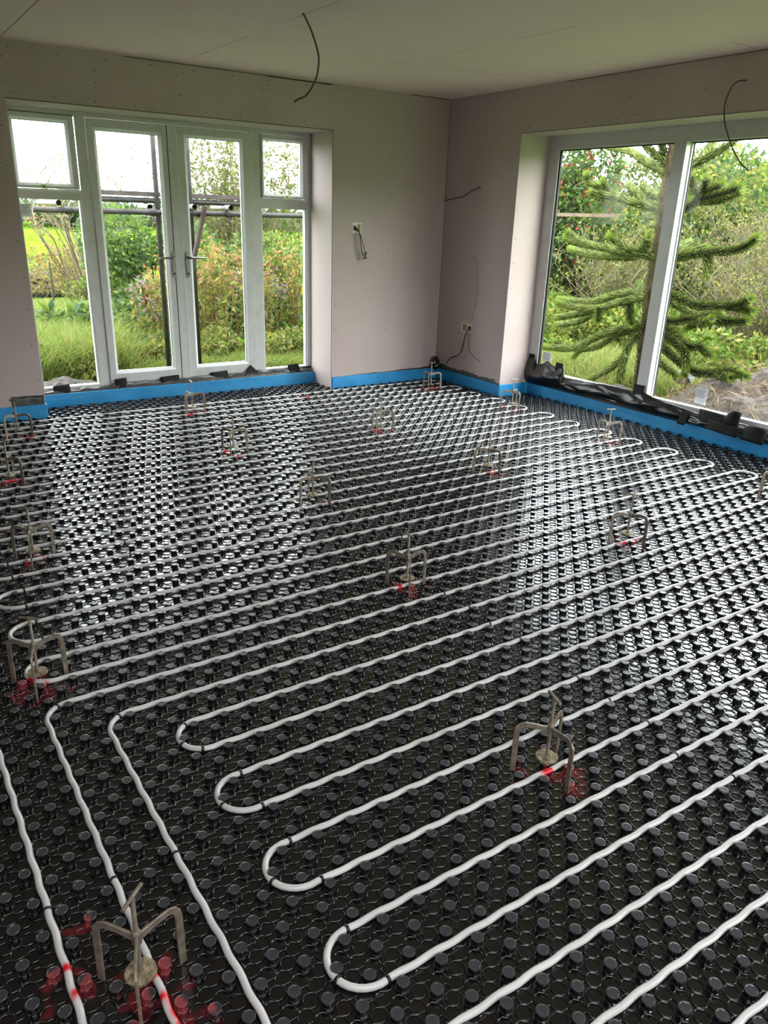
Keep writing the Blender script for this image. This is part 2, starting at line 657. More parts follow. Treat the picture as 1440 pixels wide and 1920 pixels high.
ceil_line(1.11, 6.13, 1.11, 3.6)
ceil_line(2.305, 5.9, 2.31, 5.0)
ceil_line(2.31, 4.5, 2.315, 3.3, .003)
ceil_line(3.4, 5.05, 4.3, 4.93)
ceil_line(3.55, 3.97, 3.56, 3.5)
ceil_line(3.52, 4.55, 3.53, 4.3)
ceil_line(4.5, 3.2, 4.75, 3.2)
cp = []
for x in np.arange(1.25, 4.7, 0.42):
    for y in (5.02, 3.9, 2.9):
        cp.append((jit(x, .03), jit(y, .03)))
for x in np.arange(1.2, 4.6, .28):
    cp.append((jit(x, .02), jit(5.03, .01)))
screws_on(ce, cp, 'z', H, -1)
tag(ce.build('ceiling', [M['ceil'], M['gap'], M['screw']]), kind='structure')

fl = MB()
fl.box(XL - .3, XR + TR, YF - .3, YB + TB - .02, -0.2, -0.012)
tag(fl.build('floor', M['slab']), kind='structure')


# ------------------------------------------------------------------ window and door frames
def ring_frame(mb, o, i, d0, d1, axis, bead=0.018, proud=0.008, mi=0, mib=1, mig=2, seal=True):
    """o=(a0,a1,z0,z1) outer edge, i = glass opening; d0 room-side depth, d1 outside depth.
    axis 'y': plane x-z facing -y ; axis 'x': plane y-z facing -x"""
    def P(a, z, d):
        return (a, d, z) if axis == 'y' else (d, a, z)

    def rect(r, d):
        a0, a1, z0, z1 = r
        return [P(a0, z0, d), P(a1, z0, d), P(a1, z1, d), P(a0, z1, d)]

    def grow(r, s):
        return (r[0] - s, r[1] + s, r[2] - s, r[3] + s)
    rings = [rect(o, d1), rect(o, d0 + .004), rect(grow(o, -.004), d0), rect(grow(i, bead + .004), d0), rect(grow(i, bead), d0 - .0 + .003),
             rect(grow(i, 0.003), d0 + .014), rect(i, d0 + .022), rect(grow(i, .0), d0 + .040), rect(grow(i, .03), d0 + .045), rect(grow(i, .03), d1)]
    mis = [mi, mi, mi, mi, mib, mig if seal else mib, mi, mi, mi]
    for k in range(len(rings) - 1):
        A, B = rings[k], rings[k + 1]
        for s in range(4):
            t = (s + 1) % 4
            mb.add([A[s], A[t], B[t], B[s]], [(0, 1, 2, 3)], mis[k])


def pane(name, r, d, axis, parent, th=0.006):
    mb = MB()
    a0, a1, z0, z1 = r
    e = .004
    if axis == 'y':
        mb.box(a0 - e, a1 + e, d, d + th, z0 - e, z1 + e)
    else:
        mb.box(d, d + th, a0 - e, a1 + e, z0 - e, z1 + e)
    return mb.build(name, M['glass'], parent)


FM = [M['upvc'], M['upvc_edge'], M['gasket']]
YD = 6.532     # room face of the door frame
D1 = 6.60


def droplets(*a):
    pass


# --- left side window (window_1)
w1 = tag(empty('window_1', (0, 0, 0)), kind='structure')
mb = MB()
mb.box(DX0, 1.175, YD, D1, 0.06, DZ)
mb.box(1.175, 1.69, YD, D1, 2.10, DZ)
mb.box(1.618, 1.69, YD, D1, 0.06, 2.10)
mb.box(1.175, 1.618, YD, D1, 0.06, .142)
mb.box(1.175, 1.618, YD, D1, 1.532, 1.602)
mb.box(1.175, 1.618, YD - .002, YD + .004, 1.586, 1.60, 1)
mb.box(1.600, 1.618, YD + .012, YD + .05, .142, 1.532, 1)
mb.box(1.606, 1.610, YD - .0005, YD + .004, 1.602, 2.10, 2)
mb.box(1.175, 1.61, YD - .0005, YD + .004, 2.099, 2.103, 2)
mb.build('window_frame', FM, w1)
mb = MB()
ring_frame(mb, (1.135, 1.603, 1.606, 2.098), (1.195, 1.548, 1.642, 2.046), YD - .012, D1 - .01, 'y')
mb.build('top_sash', FM, w1)
pane('glass_pane', (1.195, 1.548, 1.642, 2.046), YD + .02, 'y', w1)
pane('glass_pane', (1.175, 1.602, .142, 1.532), YD + .03, 'y', w1)
# --- right side window (window_2)
w2 = tag(empty('window_2', (0, 0, 0)), kind='structure')
mb = MB()
mb.box(3.545, DX1 + .03, YD, D1, 0.06, DZ)
mb.box(3.02, 3.545, YD, D1, 2.10, DZ)
mb.box(3.022, 3.102, YD, D1, 0.06, 2.10)
mb.box(3.102, 3.545, YD, D1, 0.06, .152)
mb.box(3.102, 3.545, YD, D1, 1.522, 1.602)
mb.box(3.529, 3.545, YD + .012, YD + .05, .152, 1.522, 1)
mb.box(3.102, 3.114, YD + .012, YD + .05, .152, 1.522, 1)
mb.box(3.545, 3.549, YD - .0005, YD + .004, 1.602, 2.10, 2)
mb.build('window_frame', FM, w2)
mb = MB()
ring_frame(mb, (3.106, 3.545, 1.606, 2.096), (3.140, 3.486, 1.638, 2.046), YD - .012, D1 - .01, 'y', bead=.014)
mb.build('top_sash', FM, w2)
pane('glass_pane', (3.140, 3.486, 1.638, 2.046), YD + .02, 'y', w2)
pane('glass_pane', (3.114, 3.529, .152, 1.522), YD + .03, 'y', w2)
# trickle vent line above the right sash
for w, x0, x1, xc in ((w1, 1.262, 1.40, 1.35), (w2, 3.30, 3.44, 3.34)):
    mb = MB()
    mb.box(x0, x1, YD - .03, YD - .018, 1.612, 1.622)
    mb.box(xc - .02, xc + .02, YD - .02, YD - .011, 1.604, 1.63)
    mb.tube([(xc, YD - .012, 1.616), (xc, YD - .03, 1.616)], .007, 8)
    mb.build('latch_handle', M['chrome'], w)


# --- the two door leaves
def lever_handle(parent, x, s):
    t = MB()
    prof = []
    # long rounded back plate
    for k in range(16):
        a = PI * k / 8
        cz = 1.072 + (0.088 if math.sin(a) >= 0 else -0.088)
        prof.append((x + .014 * math.cos(a), cz + .014 * math.sin(a)))
    y0, y1 = YD - .014, YD - .026
    b = [(p[0], y0, p[1]) for p in prof] + [(p[0], y1, p[1]) for p in prof]
    n = len(prof)
    t.add(b, [tuple(range(n, 2 * n))] + [(i, (i + 1) % n, n + (i + 1) % n, n + i) for i in range(n)])
    t.tube([(x, y1, 1.125), (x, y1 - .03, 1.125), (x + s * .02, y1 - .043, 1.125), (x + s * .08, y1 - .045, 1.124),
            (x + s * .135, y1 - .043, 1.122)], [.0095, .0095, .009, .0075, .007], 10)
    t.tube([(x, y1 + .002, 1.0), (x, y1 - .006, 1.0)], .0085, 12, 1)
    return t.build('handle', [M['chrome'], M['gasket']], parent, smooth=False)


d1 = tag(empty('door_1', (0, 0, 0)), kind='structure')
mb = MB()
ring_frame(mb, (1.694, 2.304, .140, 2.096), (1.768, 2.236, .237, 2.016), YD - .014, D1 - .005, 'y', bead=.02)
mb.build('door_leaf', FM, d1)
mb = MB()
mb.box(1.694, 2.35, YD, D1, .06, .135)
mb.box(1.69, 2.35, YD, D1, 2.10, DZ)
mb.build('door_frame', FM, d1)
pane('glass_pane', (1.768, 2.236, .237, 2.016), YD + .02, 'y', d1)
lever_handle(d1, 2.293, -1)
d2 = tag(empty('door_2', (0, 0, 0)), kind='structure')
mb = MB()
ring_frame(mb, (2.375, 3.018, .140, 2.096), (2.464, 2.920, .237, 2.018), YD - .014, D1 - .005, 'y', bead=.02)
mb.box(2.306, 2.375, YD - .020, D1 - .01, .140, 2.096)
mb.box(2.372, 2.377, YD - .0225, YD - .012, .140, 2.096, 1)
mb.box(2.3035, 2.3065, YD - .0145, YD, .140, 2.096, 2)
mb.box(3.018, 3.022, YD - .001, YD + .01, .140, 2.096, 2)
mb.build('door_leaf', FM, d2)
mb = MB()
mb.box(2.35, 3.022, YD, D1, .06, .135)
mb.box(2.35, 3.022, YD, D1, 2.10, DZ)
mb.build('door_frame', FM, d2)
pane('glass_pane', (2.464, 2.920, .237, 2.018), YD + .02, 'y', d2)
lever_handle(d2, 2.41, 1)

# --- big window in the right wall (window_3)
w3 = tag(empty('window_3', (0, 0, 0)), kind='structure')
XW = 5.112
XW1 = XW + .085
mb = MB()
mb.box(XW, XW + .036, 5.075, WY1 + .01, .14, WZ)                # left jamb
mb.box(XW + .036, XW1, 5.125, WY1 + .01, .14, WZ)
mb.box(XW, XW1, WY0, 5.075, 2.036, WZ)                          # head
mb.box(XW, XW1, 3.852, 3.956, .14, 2.036)                       # meeting stile
mb.box(XW, XW1, 3.956, 5.075, .14, .232)
mb.box(XW + .03, XW1, WY0, 3.852, .14, .232)
mb.box(XW, XW1, WY0, WY0 + .11, .14, 2.036)
mb.box(XW + .012, XW + .03, 5.058, 5.075, .232, 2.036, 2)
mb.box(XW + .012, XW + .03, 3.956, 5.075, 2.028, 2.036, 2)
mb.box(XW + .06, XW + .08, WY0 + .11, 3.852, 2.028, 2.036, 2)
mb.box(XW - .004, XW + .004, 3.956, 5.075, 2.04, 2.046, 1)
mb.box(XW + .055, XW + .07, 3.842, 3.852, .232, 2.03, 1)
mb.box(XW + .07, XW + .08, 3.836, 3.852, .232, 2.03, 2)
mb.build('window_frame', FM, w3)
pane('glass_pane', (3.956, 5.07, .232, 2.036), XW + .028, 'x', w3)
pane('glass_pane', (WY0 + .11, 3.845, .232, 2.036), XW + .07, 'x', w3)


def sticker(name, p, axis, w, h, label, tilt=0.0):
    o = empty(name, p)
    mb = MB()
    t = .0006
    if axis == 'y':
        mb.box(-w / 2, w / 2, -t, t, -h / 2, h / 2)
        for k in range(5):
            z = h / 2 - .012 - k * .013
            mb.box(-w / 2 + .006, w / 2 - .012 - .008 * (k % 3), -t * 1.6, -t, z, z + .004, 1)
        o.rotation_euler = (0, tilt, 0)
    else:
        mb.box(-t, t, -w / 2, w / 2, -h / 2, h / 2)
        for k in range(5):
            z = h / 2 - .012 - k * .013
            mb.box(-t * 1.6, -t, -w / 2 + .012 + .008 * (k % 3), w / 2 - .006, z, z + .004, 1)
        o.rotation_euler = (tilt, 0, 0)
    m = mb.build('sheet', [M['paper'], M['ink']], o)
    tag(o, label, 'sticker')
    return o


sticker('window_sticker', (XW + .0272, 4.985, .365), 'x', .105, .085, 'white paper sticker low in the left corner of the big window')
sticker('window_sticker', (XW + .0692, 3.42, .315), 'x', .095, .115, 'white paper sticker low on the right pane of the big window', .05)
sticker('window_sticker', (1.215, YD + .0292, 1.452), 'y', .075, .085, 'pale torn sticker at the top left of the left side window')

# ------------------------------------------------------------------ floor heating mat
PX, PY = 1.29770913, 0.88625276      # a stud centre
G = 0.05
MX0, MY0 = -1.49, -1.45


def in_room(x, y, m=0.0):
    a = (x > XL + m) & (x < 4.775 - m) & (y > YF + m) & (y < 6.13 - m)
    b = (x > 1.115 + m) & (x < 3.585 - m) & (y > 6.0) & (y < 6.445 - m)
    c = (x > 4.7) & (x < 5.12 - m) & (y > WY0 + m) & (y < 5.185 - m)
    return a | b | c


jj = np.arange(int((MY0 - PY) / G) - 1, int((6.5 - PY) / G) + 2)
ii = np.arange(int((MX0 - PX) / G) - 1, int((5.2 - PX) / G) + 2)
I, J = np.meshgrid(ii, jj, indexing='ij')
even = ((I + J) % 2 == 0)
SX = (PX + G * I[even]).ravel()
SY = (PY + G * J[even]).ravel()
keep = in_room(SX, SY, 0.016)
# a few studs are missing under the edges of the panel
SX, SY = SX[keep], SY[keep]


def stud_mesh(n, fine=True):
    if fine:
        prof = [(.0150, .0005), (.0150, .0026), (.0128, .0036), (.0116, .0110), (.0122, .0140), (.0142, .0162), (.0146, .0176), (.0146, .0194),
                (.0138, .0206), (.0116, .0210), (.0107, .0202), (.0001, .0201)]
    else:
        prof = [(.0150, .0026), (.0124, .0040), (.0118, .0130), (.0143, .0166), (.0144, .0190), (.0130, .0211), (.0001, .0208)]
    vs, fs = [], []
    for q, (r, z) in enumerate(prof):
        for k in range(n):
            a = 2 * PI * (k + .5) / n
            rr = r
            if n >= 12 and 3 <= q <= 4:
                rr *= 1.0 + .05 * math.cos(4 * a)
            vs.append((rr * math.cos(a), rr * math.sin(a), z))
    for i in range(len(prof) - 1):
        for k in range(n):
            k2 = (k + 1) % n
            fs.append((i * n + k, i * n + k2, (i + 1) * n + k2, (i + 1) * n + k))
    if fine:
        # grip lugs: a pair of short ribs on one side, one on the other
        def rib(a, off, l0, l1, z0, z1, w=.0011):
            c, s = math.cos(a), math.sin(a)
            b = len(vs)
            for z in (z0, z1):
                for rr in (l0, l1 if z == z0 else l0 + .0015):
                    for ww in (-w, w):
                        vs.append((c * rr - s * (off + ww), s * rr + c * (off + ww), z))
            q = [(0, 1, 3, 2), (4, 6, 7, 5), (0, 2, 6, 4), (1, 5, 7, 3), (0, 4, 5, 1), (2, 3, 7, 6)]
            fs.extend([tuple(b + i for i in f) for f in q])
        rib(PI / 4, -.0032, .0115, .0185, .002, .0185)
        rib(PI / 4, .0032, .0115, .0185, .002, .0185)
        rib(-3 * PI / 4, 0, .0115, .0185, .002, .0185)
        rib(3 * PI / 4, 0, .0115, .0165, .002, .0165)
        rib(-PI / 4, 0, .0115, .0165, .002, .0165)
    return np.array(vs, float), np.array(fs, int)


def scatter(V, Q, xs, ys):
    n = len(xs)
    off = np.stack([xs, ys, np.zeros(n)], 1)
    VV = (V[None, :, :] + off[:, None, :]).reshape(-1, 3)
    QQ = (Q[None, :, :] + (np.arange(n) * len(V))[:, None, None]).reshape(-1, Q.shape[1])
    return VV, QQ


floor_mat = empty('floor_heating_mat', (0, 0, 0))
tag(floor_mat, 'shiny black plastic floor heating mat of round studs covering the whole floor', 'heating mat')

# nearest studs as parts of their own
dist = np.hypot(SX - EYE[0], SY - EYE[1])
P3 = np.stack([SX, SY, np.full(len(SX), .02)], 1) - EYE
dep = P3 @ CF
uu = PCX + FPX * (P3 @ CR) / np.maximum(dep, 1e-3)
vv = PCY - FPX * (P3 @ CU) / np.maximum(dep, 1e-3)
vis = (dep > .3) & (uu > 0) & (uu < 1440) & (vv > 0) & (vv < 1920)
order = np.argsort(np.where(vis, dep, 99))
near100 = order[:100]
mask = np.ones(len(SX), bool)
mask[near100] = False
V1, Q1 = stud_mesh(12, True)
V2, Q2 = stud_mesh(10, False)


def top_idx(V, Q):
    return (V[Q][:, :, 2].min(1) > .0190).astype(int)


first = None
for k, idx in enumerate(near100):
    if first is None:
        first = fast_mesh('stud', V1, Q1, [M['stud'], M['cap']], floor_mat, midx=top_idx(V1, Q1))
        o = first
    else:
        o = first.copy()
        COL.objects.link(o)
    o.location = (SX[idx], SY[idx], 0)
nearm = mask & (dep < 3.6) & (dep > 0.2)
farm = mask & ~nearm
VA, QA = scatter(V1, Q1, SX[nearm], SY[nearm])
VB, QB = scatter(V2, Q2, SX[farm], SY[farm])
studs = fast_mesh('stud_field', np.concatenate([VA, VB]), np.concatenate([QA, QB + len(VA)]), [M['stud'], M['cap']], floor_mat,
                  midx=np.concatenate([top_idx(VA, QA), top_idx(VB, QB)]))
tag(studs, kind='stuff')

# octagonal raised cells on the half lattice (three cells for every stud), plus the flat sheet
cx, cy = [], []
for (ox, oy) in ((.025, .025), (.025, -.025), (.05, 0.0)):
    cx.append(SX + ox)
    cy.append(SY + oy)
cx, cy = np.concatenate(cx), np.concatenate(cy)
k = in_room(cx, cy, .014)
cx, cy = cx[k], cy[k]


def oct_ring(fine):
    vs, fs = [], []
    R = .01768
    if fine:
        prof = [(R * 1.0, .0007), (R * .985, .0024), (R * .95, .0036), (R * .90, .0037), (R * .86, .0026), (R * .83, .0006)]
    else:
        prof = [(R * 1.0, .0008), (R * .955, .0034), (R * .87, .0034), (R * .79, .0006)]
    for r, z in prof:
        for k in range(8):
            a = 2 * PI * (k + .5) / 8 + PI / 4
            rr = r / math.cos(PI / 8)
            vs.append((rr * math.cos(a), rr * math.sin(a), z))
    for i in range(len(prof) - 1):
        for k in range(8):
            k2 = (k + 1) % 8
            fs.append((i * 8 + k, i * 8 + k2, (i + 1) * 8 + k2, (i + 1) * 8 + k))
    return np.array(vs), np.array(fs)


dz = (cx - EYE[0]) * CF[0] + (cy - EYE[1]) * CF[1]
VC1, QC1 = scatter(*oct_ring(True), cx[(dz > 0) & (dz < 3.6)], cy[(dz > 0) & (dz < 3.6)])
fr_ = (dz >= 3.6) | ((dz <= 0) & (dz > -.4))
VC2, QC2 = scatter(*oct_ring(False), cx[fr_], cy[fr_])
VC, QC = np.concatenate([VC1, VC2]), np.concatenate([QC1, QC2 + len(VC1)])
# base sheet: strips of quads following the room outline
base = MB()
for (x0, x1, y0, y1) in ((XL + .003, 4.777, YF + .003, 6.132), (1.117, 3.583, 6.132, 6.446), (4.777, 5.120, WY0 + .003, 5.184)):
    base.box(x0, x1, y0, y1, -.0105, .0008)
BV = np.array(base.v)
BQ = np.array(base.f)
bs_ = fast_mesh('base_sheet', np.concatenate([VC, BV]), np.concatenate([QC, BQ + len(VC)]), M['mat'], floor_mat)
sm_ = np.zeros(len(bs_.data.polygons), dtype=bool)
sm_[:len(QC1)] = True
bs_.data.polygons.foreach_set('use_smooth', sm_)

# ------------------------------------------------------------------ heating pipes
PR = .008
PZ = .0115
Y0 = 2.26125


def row_wiggle(x, y, y0):
    """sideways weave of a pipe between two rows of studs (pipe along x at y0)"""
    j = round((y0 + .025 - PY) / G)
    ph = PX + (G if j % 2 else 0.0)
    return -.0014 * math.cos(2 * PI * (x - ph) / .1)


def col_wiggle(x0, y):
    i = round((x0 + .025 - PX) / G)
    ph = PY + (G if i % 2 else 0.0)
    return -.0014 * math.cos(2 * PI * (y - ph) / .1)


def h_run(xa, xb, y):
    n = max(2, int(abs(xb - xa) / .0125))
    return [(xa + (xb - xa) * t / n, y + row_wiggle(xa + (xb - xa) * t / n, y, y)) for t in range(n + 1)]


def v_run(x, ya, yb):
    n = max(2, int(abs(yb - ya) / .0125))
    return [(x + col_wiggle(x, ya + (yb - ya) * t / n), ya + (yb - ya) * t / n) for t in range(n + 1)]


def arc(cx_, cy_, r, a0, a1, n=14):
    return [(cx_ + r * math.cos(math.radians(a0 + (a1 - a0) * t / n)), cy_ + r * math.sin(math.radians(a0 + (a1 - a0) * t / n)))
            for t in range(1, n)]


XT, XS = 4.60, .345
pa = v_run(.2727, -1.40, Y0 - .085) + arc(.2727 + .085, Y0 - .085, .085, 180, 90) + h_run(.2727 + .085, XT, Y0)
for kk in range(1, 26):
    y = Y0 + .15 * kk
    if kk % 2:
        xt = XT + [0, .02, -.01, .015][kk // 2 % 4]
        pa += arc(xt, y - .075, .075, -90, 90) + h_run(xt, XS if kk < 25 else .1227 + .085, y)
    else:
        pa += arc(XS, y - .075, .075, 270, 90) + h_run(XS, XT, y)
ye = Y0 + .15 * 25
pa += arc(.1227 + .085, ye - .085, .085, 90, 180) + v_run(.1227, ye - .085, -1.40)

Y1 = Y0 - .15
pb = v_run(.4227, -1.40, Y1 - .085) + arc(.4227 + .085, Y1 - .085, .085, 180, 90) + h_run(.4227 + .085, XT, Y1)
for kk in range(1, 16):
    y = Y1 - .15 * kk
    if kk % 2:
        pb += arc(XT, y + .075, .075, 90, -90) + h_run(XT, .66 if kk < 15 else .66, y)
    else:
        pb += arc(.66, y + .075, .075, 90, 270) + h_run(.66, XT, y)
pb += arc(.66, y - .085, .085, 90, 180) + v_run(.575, y - .085, -1.40)


def sweep(name, pts, r, n, mats):
    p = np.array([(a, b, PZ) for a, b in pts])
    # drop duplicates
    d = np.r_[True, np.linalg.norm(np.diff(p, axis=0), axis=1) > 1e-4]
    p = p[d]
    t = np.zeros_like(p)
    t[1:-1] = p[2:] - p[:-2]
    t[0] = p[1] - p[0]
    t[-1] = p[-1] - p[-2]
    t /= np.linalg.norm(t, axis=1)[:, None]
    nx = np.stack([t[:, 1], -t[:, 0], np.zeros(len(t))], 1)
    nz = np.array([0, 0, 1.0])
    a = 2 * PI * np.arange(n) / n
    V = p[:, None, :] + r * (np.cos(a)[None, :, None] * nx[:, None, :] + np.sin(a)[None, :, None] * nz[None, None, :])
    V = V.reshape(-1, 3)
    m = len(p)
    i = np.arange(m - 1)[:, None] * n
    k = np.arange(n)[None, :]
    k2 = (k + 1) % n
    Q = np.stack([i + k, i + k2, i + n + k2, i + n + k], -1).reshape(-1, 4)
    o = fast_mesh(name, V, Q, mats, smooth=True)
    return o, p, t


pipe_a, PA, TA = sweep('heating_pipe', pa, PR, 12, M['pipe'])
tag(pipe_a, 'white heating pipe looping over the far floor up to the doors and corner', 'pipe')
pipe_b, PB, TB_ = sweep('heating_pipe', pb, PR, 12, M['pipe'])
tag(pipe_b, 'white heating pipe whose four long loops turn in the near foreground', 'pipe')

# black tie clips round the pipes
clip_px = []
for (a, b) in ((455, 130), (715, 160), (688, 243), (768, 258), (925, 345), (835, 482), (1012, 472), (1118, 600), (1020, 768),
               (1230, 758), (680, 660), (437, 765), (187, 868), (222, 98), (1348, 935), (1270, 1165)):
    clip_px.append((a / 2.057, 1280 + b / 2.057))
for (a, b) in ((735, 58), (855, 135), (990, 222), (1105, 340), (1312, 422), (40, 1160)):
    clip_px.append((700 + a / 1.946, 1240 + b / 1.946))
for (a, b) in ((50, 455), (95, 580), (165, 700), (240, 855), (312, 1000), (380, 1165), (475, 1350), (1020, 40), (1115, 140), (1200, 240),
               (1300, 340), (1385, 460)):
    clip_px.append((a / 5.54, 960 + b / 5.54))
for (a, b) in ((75, 515), (375, 700), (700, 915), (1075, 1145)):
    clip_px.append((820 + a / 7.2, 1040 + b / 7.2))
for (a, b) in ((565, 770), (740, 925), (800, 1010), (885, 1110), (965, 1200), (1050, 1300)):
    clip_px.append((a / 7.2, 740 + b / 7.2))
for (a, b) in ((1190, 1010), (510, 1010), (595, 970)):
    clip_px.append((840 + a / 9, 800 + b / 9) if a > 900 else (700 + a / 9, 900 + b / 9))
for (a, b) in ((460, 75), (755, 185), (1070, 295), (1235, 360), (180, 860), (375, 955), (745, 1130), (965, 1210)):
    clip_px.append((640 + a / 9, 720 + b / 9))
for (a, b) in ((110, 955), (220, 1000), (340, 1035), (465, 1085), (580, 1130), (720, 1180), (870, 1230), (1010, 1290), (640, 835), (765, 875), (930, 900)):
    clip_px.append((760 + a / 6, 600 + b / 6))
for (a, b) in ((585, 575), (730, 635), (935, 695), (1125, 765), (1325, 830), (545, 245), (830, 340), (1150, 430), (340, 1135), (545, 1215), (780, 1305),
               (1000, 1410), (270, 485)):
    clip_px.append((1100 + a / 4.235, 780 + b / 4.235))
ALLP = np.concatenate([PA, PB])
ALLT = np.concatenate([TA, TB_])
cm = MB()
cm.tube([(0, 0, 0), (0, .002, 0), (0, .006, 0), (0, .008, 0)], [.0088, .0102, .0102, .0088], 12)
cm.box(-.004, .004, .0015, .0065, -.0115, -.0075)
cm.box(-.0118, -.0085, .0015, .0065, -.006, .003)
clip0 = None
for (u, v) in clip_px:
    q = at(u, v, 2, .0125)
    d = np.linalg.norm(ALLP[:, :2] - q[None, :2], axis=1)
    i = int(np.argmin(d))
    if d[i] > .06:
        continue
    p, t = ALLP[i], ALLT[i]
    if clip0 is None:
        clip0 = cm.build('pipe_clip', M['clip'])
        tag(clip0, 'small black tie clip gripping the white heating pipe', 'clip', 'black clips along the heating pipes')
        o = clip0
    else:
        o = clip0.copy()
        COL.objects.link(o)
    o.location = p
    o.rotation_euler = (0, 0, math.atan2(t[1], t[0]) - PI / 2)


# ------------------------------------------------------------------ levelling tripods
def tripod_parts():
    def leg_mesh():
        pts = [(.006, .152), (.030, .158), (.055, .163), (.072, .1645), (.0835, .160), (.0905, .150), (.0930, .136), (.0935, .07), (.0945, .0042)]
        w = .0080
        th = .0028
        P = [np.array(p) for p in pts]
        ring = []
        for i, p in enumerate(P):
            a = P[max(i - 1, 0)]
            c = P[min(i + 1, len(P) - 1)]
            t = (c - a) / np.linalg.norm(c - a)
            n = np.array([-t[1], t[0]])
            ww = w if i else w * 1.25
            ring.append((p + n * ww, p - n * ww))
        vs, fs = [], []
        for (o_, i_) in ring:
            vs += [(o_[0], -th, o_[1]), (o_[0], th, o_[1]), (i_[0], th, i_[1]), (i_[0], -th, i_[1])]
        for i in range(len(ring) - 1):
            for k in range(4):
                k2 = (k + 1) % 4
                fs.append((i * 4 + k, i * 4 + k2, i * 4 + 4 + k2, i * 4 + 4 + k))
        fs.append((3, 2, 1, 0))
        b = (len(ring) - 1) * 4
        fs.append((b, b + 1, b + 2, b + 3))
        return vs, fs
    root = empty('levelling_tripod', (0, 0, 0))
    parts = []
    vs, fs = leg_mesh()
    me0 = mesh_obj('leg', vs, fs, M['steel'], root)
    bv = me0.modifiers.new('bev', 'BEVEL')
    bv.width = .0009
    bv.segments = 1
    parts.append(me0)
    for a in (120, 240):
        l = me0.copy()
        COL.objects.link(l)
        l.parent = root
        l.rotation_euler = (0, 0, math.radians(a))
        parts.append(l)
    hb = MB()
    hb.lathe([(.0065, .138), (.0095, .140), (.0100, .165), (.0080, .170), (.0062, .171)], n=14)
    parts.append(hb.build('hub', M['steel'], root))
    rd = MB()
    prof = []
    z = .062
    while z < .254:
        prof += [(.0050, z), (.0044, z + .0016)]
        z += .0032
    rd.lathe(prof, n=10)
    parts.append(rd.build('threaded_rod', M['steel'], root))
    ds = MB()
    ds.lathe([(.0300, .0555), (.0322, .0565), (.0322, .0602), (.0305, .0615), (.0100, .0622), (.0070, .0680), (.0052, .0685)], n=28)
    parts.append(tag(ds.build('foot_disc', M['disc'], root), 'round worn metal foot disc'))
    hd = MB()
    hd.tube([(-.034, 0, .2585), (.034, 0, .2585)], .0042, 10)
    hd.lathe([(.0055, .2500), (.0055, .2585)], n=10)
    parts.append(hd.build('handle_bar', M['steel'], root))
    return root, parts


tri, tri_parts = tripod_parts()
for k, (x, y, az, haz, lab) in enumerate(TRIPODS):
    if k == 0:
        o, ch = tri, tri_parts
        o.location = (x, y, 0)
        o.rotation_euler = (0, 0, math.radians(az))
        ch[-1].rotation_euler = (0, 0, math.radians(haz - az))
        tag(o, lab, 'levelling tripod', 'levelling tripods standing on the heating mat')
    else:
        o = tri.copy()
        COL.objects.link(o)
        o.location = (x, y, 0)
        o.rotation_euler = (0, 0, math.radians(az))
        for p in tri_parts:
            c = p.copy()
            COL.objects.link(c)
            c.parent = o
            if p.name.startswith('handle_bar'):
                c.rotation_euler = (0, 0, math.radians(haz - az))
        o['label'] = lab

# ------------------------------------------------------------------ blue edging strip
path = [(XL + .005, 6.134), (1.108, 6.134), (1.112, 6.450), (3.590, 6.452), (3.588, 6.138), (4.7805, 6.134),
        (4.7805, 5.186), (5.118, 5.181)]
yy = 5.181
while yy > WY0 + .03:
    yy -= .06
    path.append((5.120 + .006 * math.sin(yy * 3.1) - .004, yy))


def strip_mesh(path, h0, h, th):
    # densify with small rounded corners
    P = [np.array(p, float) for p in path]
    pts = [P[0]]
    for i in range(1, len(P) - 1):
        a, b, c = P[i - 1], P[i], P[i + 1]
        l1, l2 = np.linalg.norm(b - a), np.linalg.norm(c - b)
        r = min(.012, l1 / 3, l2 / 3)
        p0 = b - (b - a) / l1 * r
        p1 = b + (c - b) / l2 * r
        for t in (0, .25, .5, .75, 1):
            pts.append((1 - t) ** 2 * p0 + 2 * t * (1 - t) * b + t * t * p1)
    pts.append(P[-1])
    dense = [pts[0]]
    for p in pts[1:]:
        q = dense[-1]
        n = max(1, int(np.linalg.norm(p - q) / .08))
        for t in range(1, n + 1):
            dense.append(q + (p - q) * t / n)
    vs, fs = [], []
    s = 0
    for i, p in enumerate(dense):
        a = dense[max(i - 1, 0)]
        c = dense[min(i + 1, len(dense) - 1)]
        t = (c - a) / (np.linalg.norm(c - a) + 1e-9)
        n = np.array([-t[1], t[0]])   # away from the room (path runs with room on its right)
        s += np.linalg.norm(p - a) * .5
        wv = .002 * math.sin(s * 5.1) + .0015 * math.sin(s * 13)
        top = h + .003 * math.sin(s * 2.3)
        q0 = p + n * 0
        q1 = p + n * th
        m = p - n * wv * .6
        vs += [(q0[0], q0[1], h0), (m[0], m[1], h * .55), (q0[0], q0[1], top - .002), (q0[0] + n[0] * .002, q0[1] + n[1] * .002, top),
               (q1[0], q1[1], top), (q1[0], q1[1], h0)]
    k = 6
    for i in range(len(dense) - 1):
        for j in range(k - 1):
            fs.append((i * k + j, (i + 1) * k + j, (i + 1) * k + j + 1, i * k + j + 1))
        fs.append((i * k + 5, (i + 1) * k + 5, (i + 1) * k, i * k))
    fs.append(tuple(range(k)))
    b = (len(dense) - 1) * k
    fs.append(tuple(b + j for j in range(k))[::-1])
    return vs, fs


vs, fs = strip_mesh(path, 0.0012, .105, .0075)
strip = mesh_obj('edging_strip', vs, fs, M['blue'], smooth=False)
tag(strip, 'blue foam edging strip standing along the foot of the walls', 'edging strip')


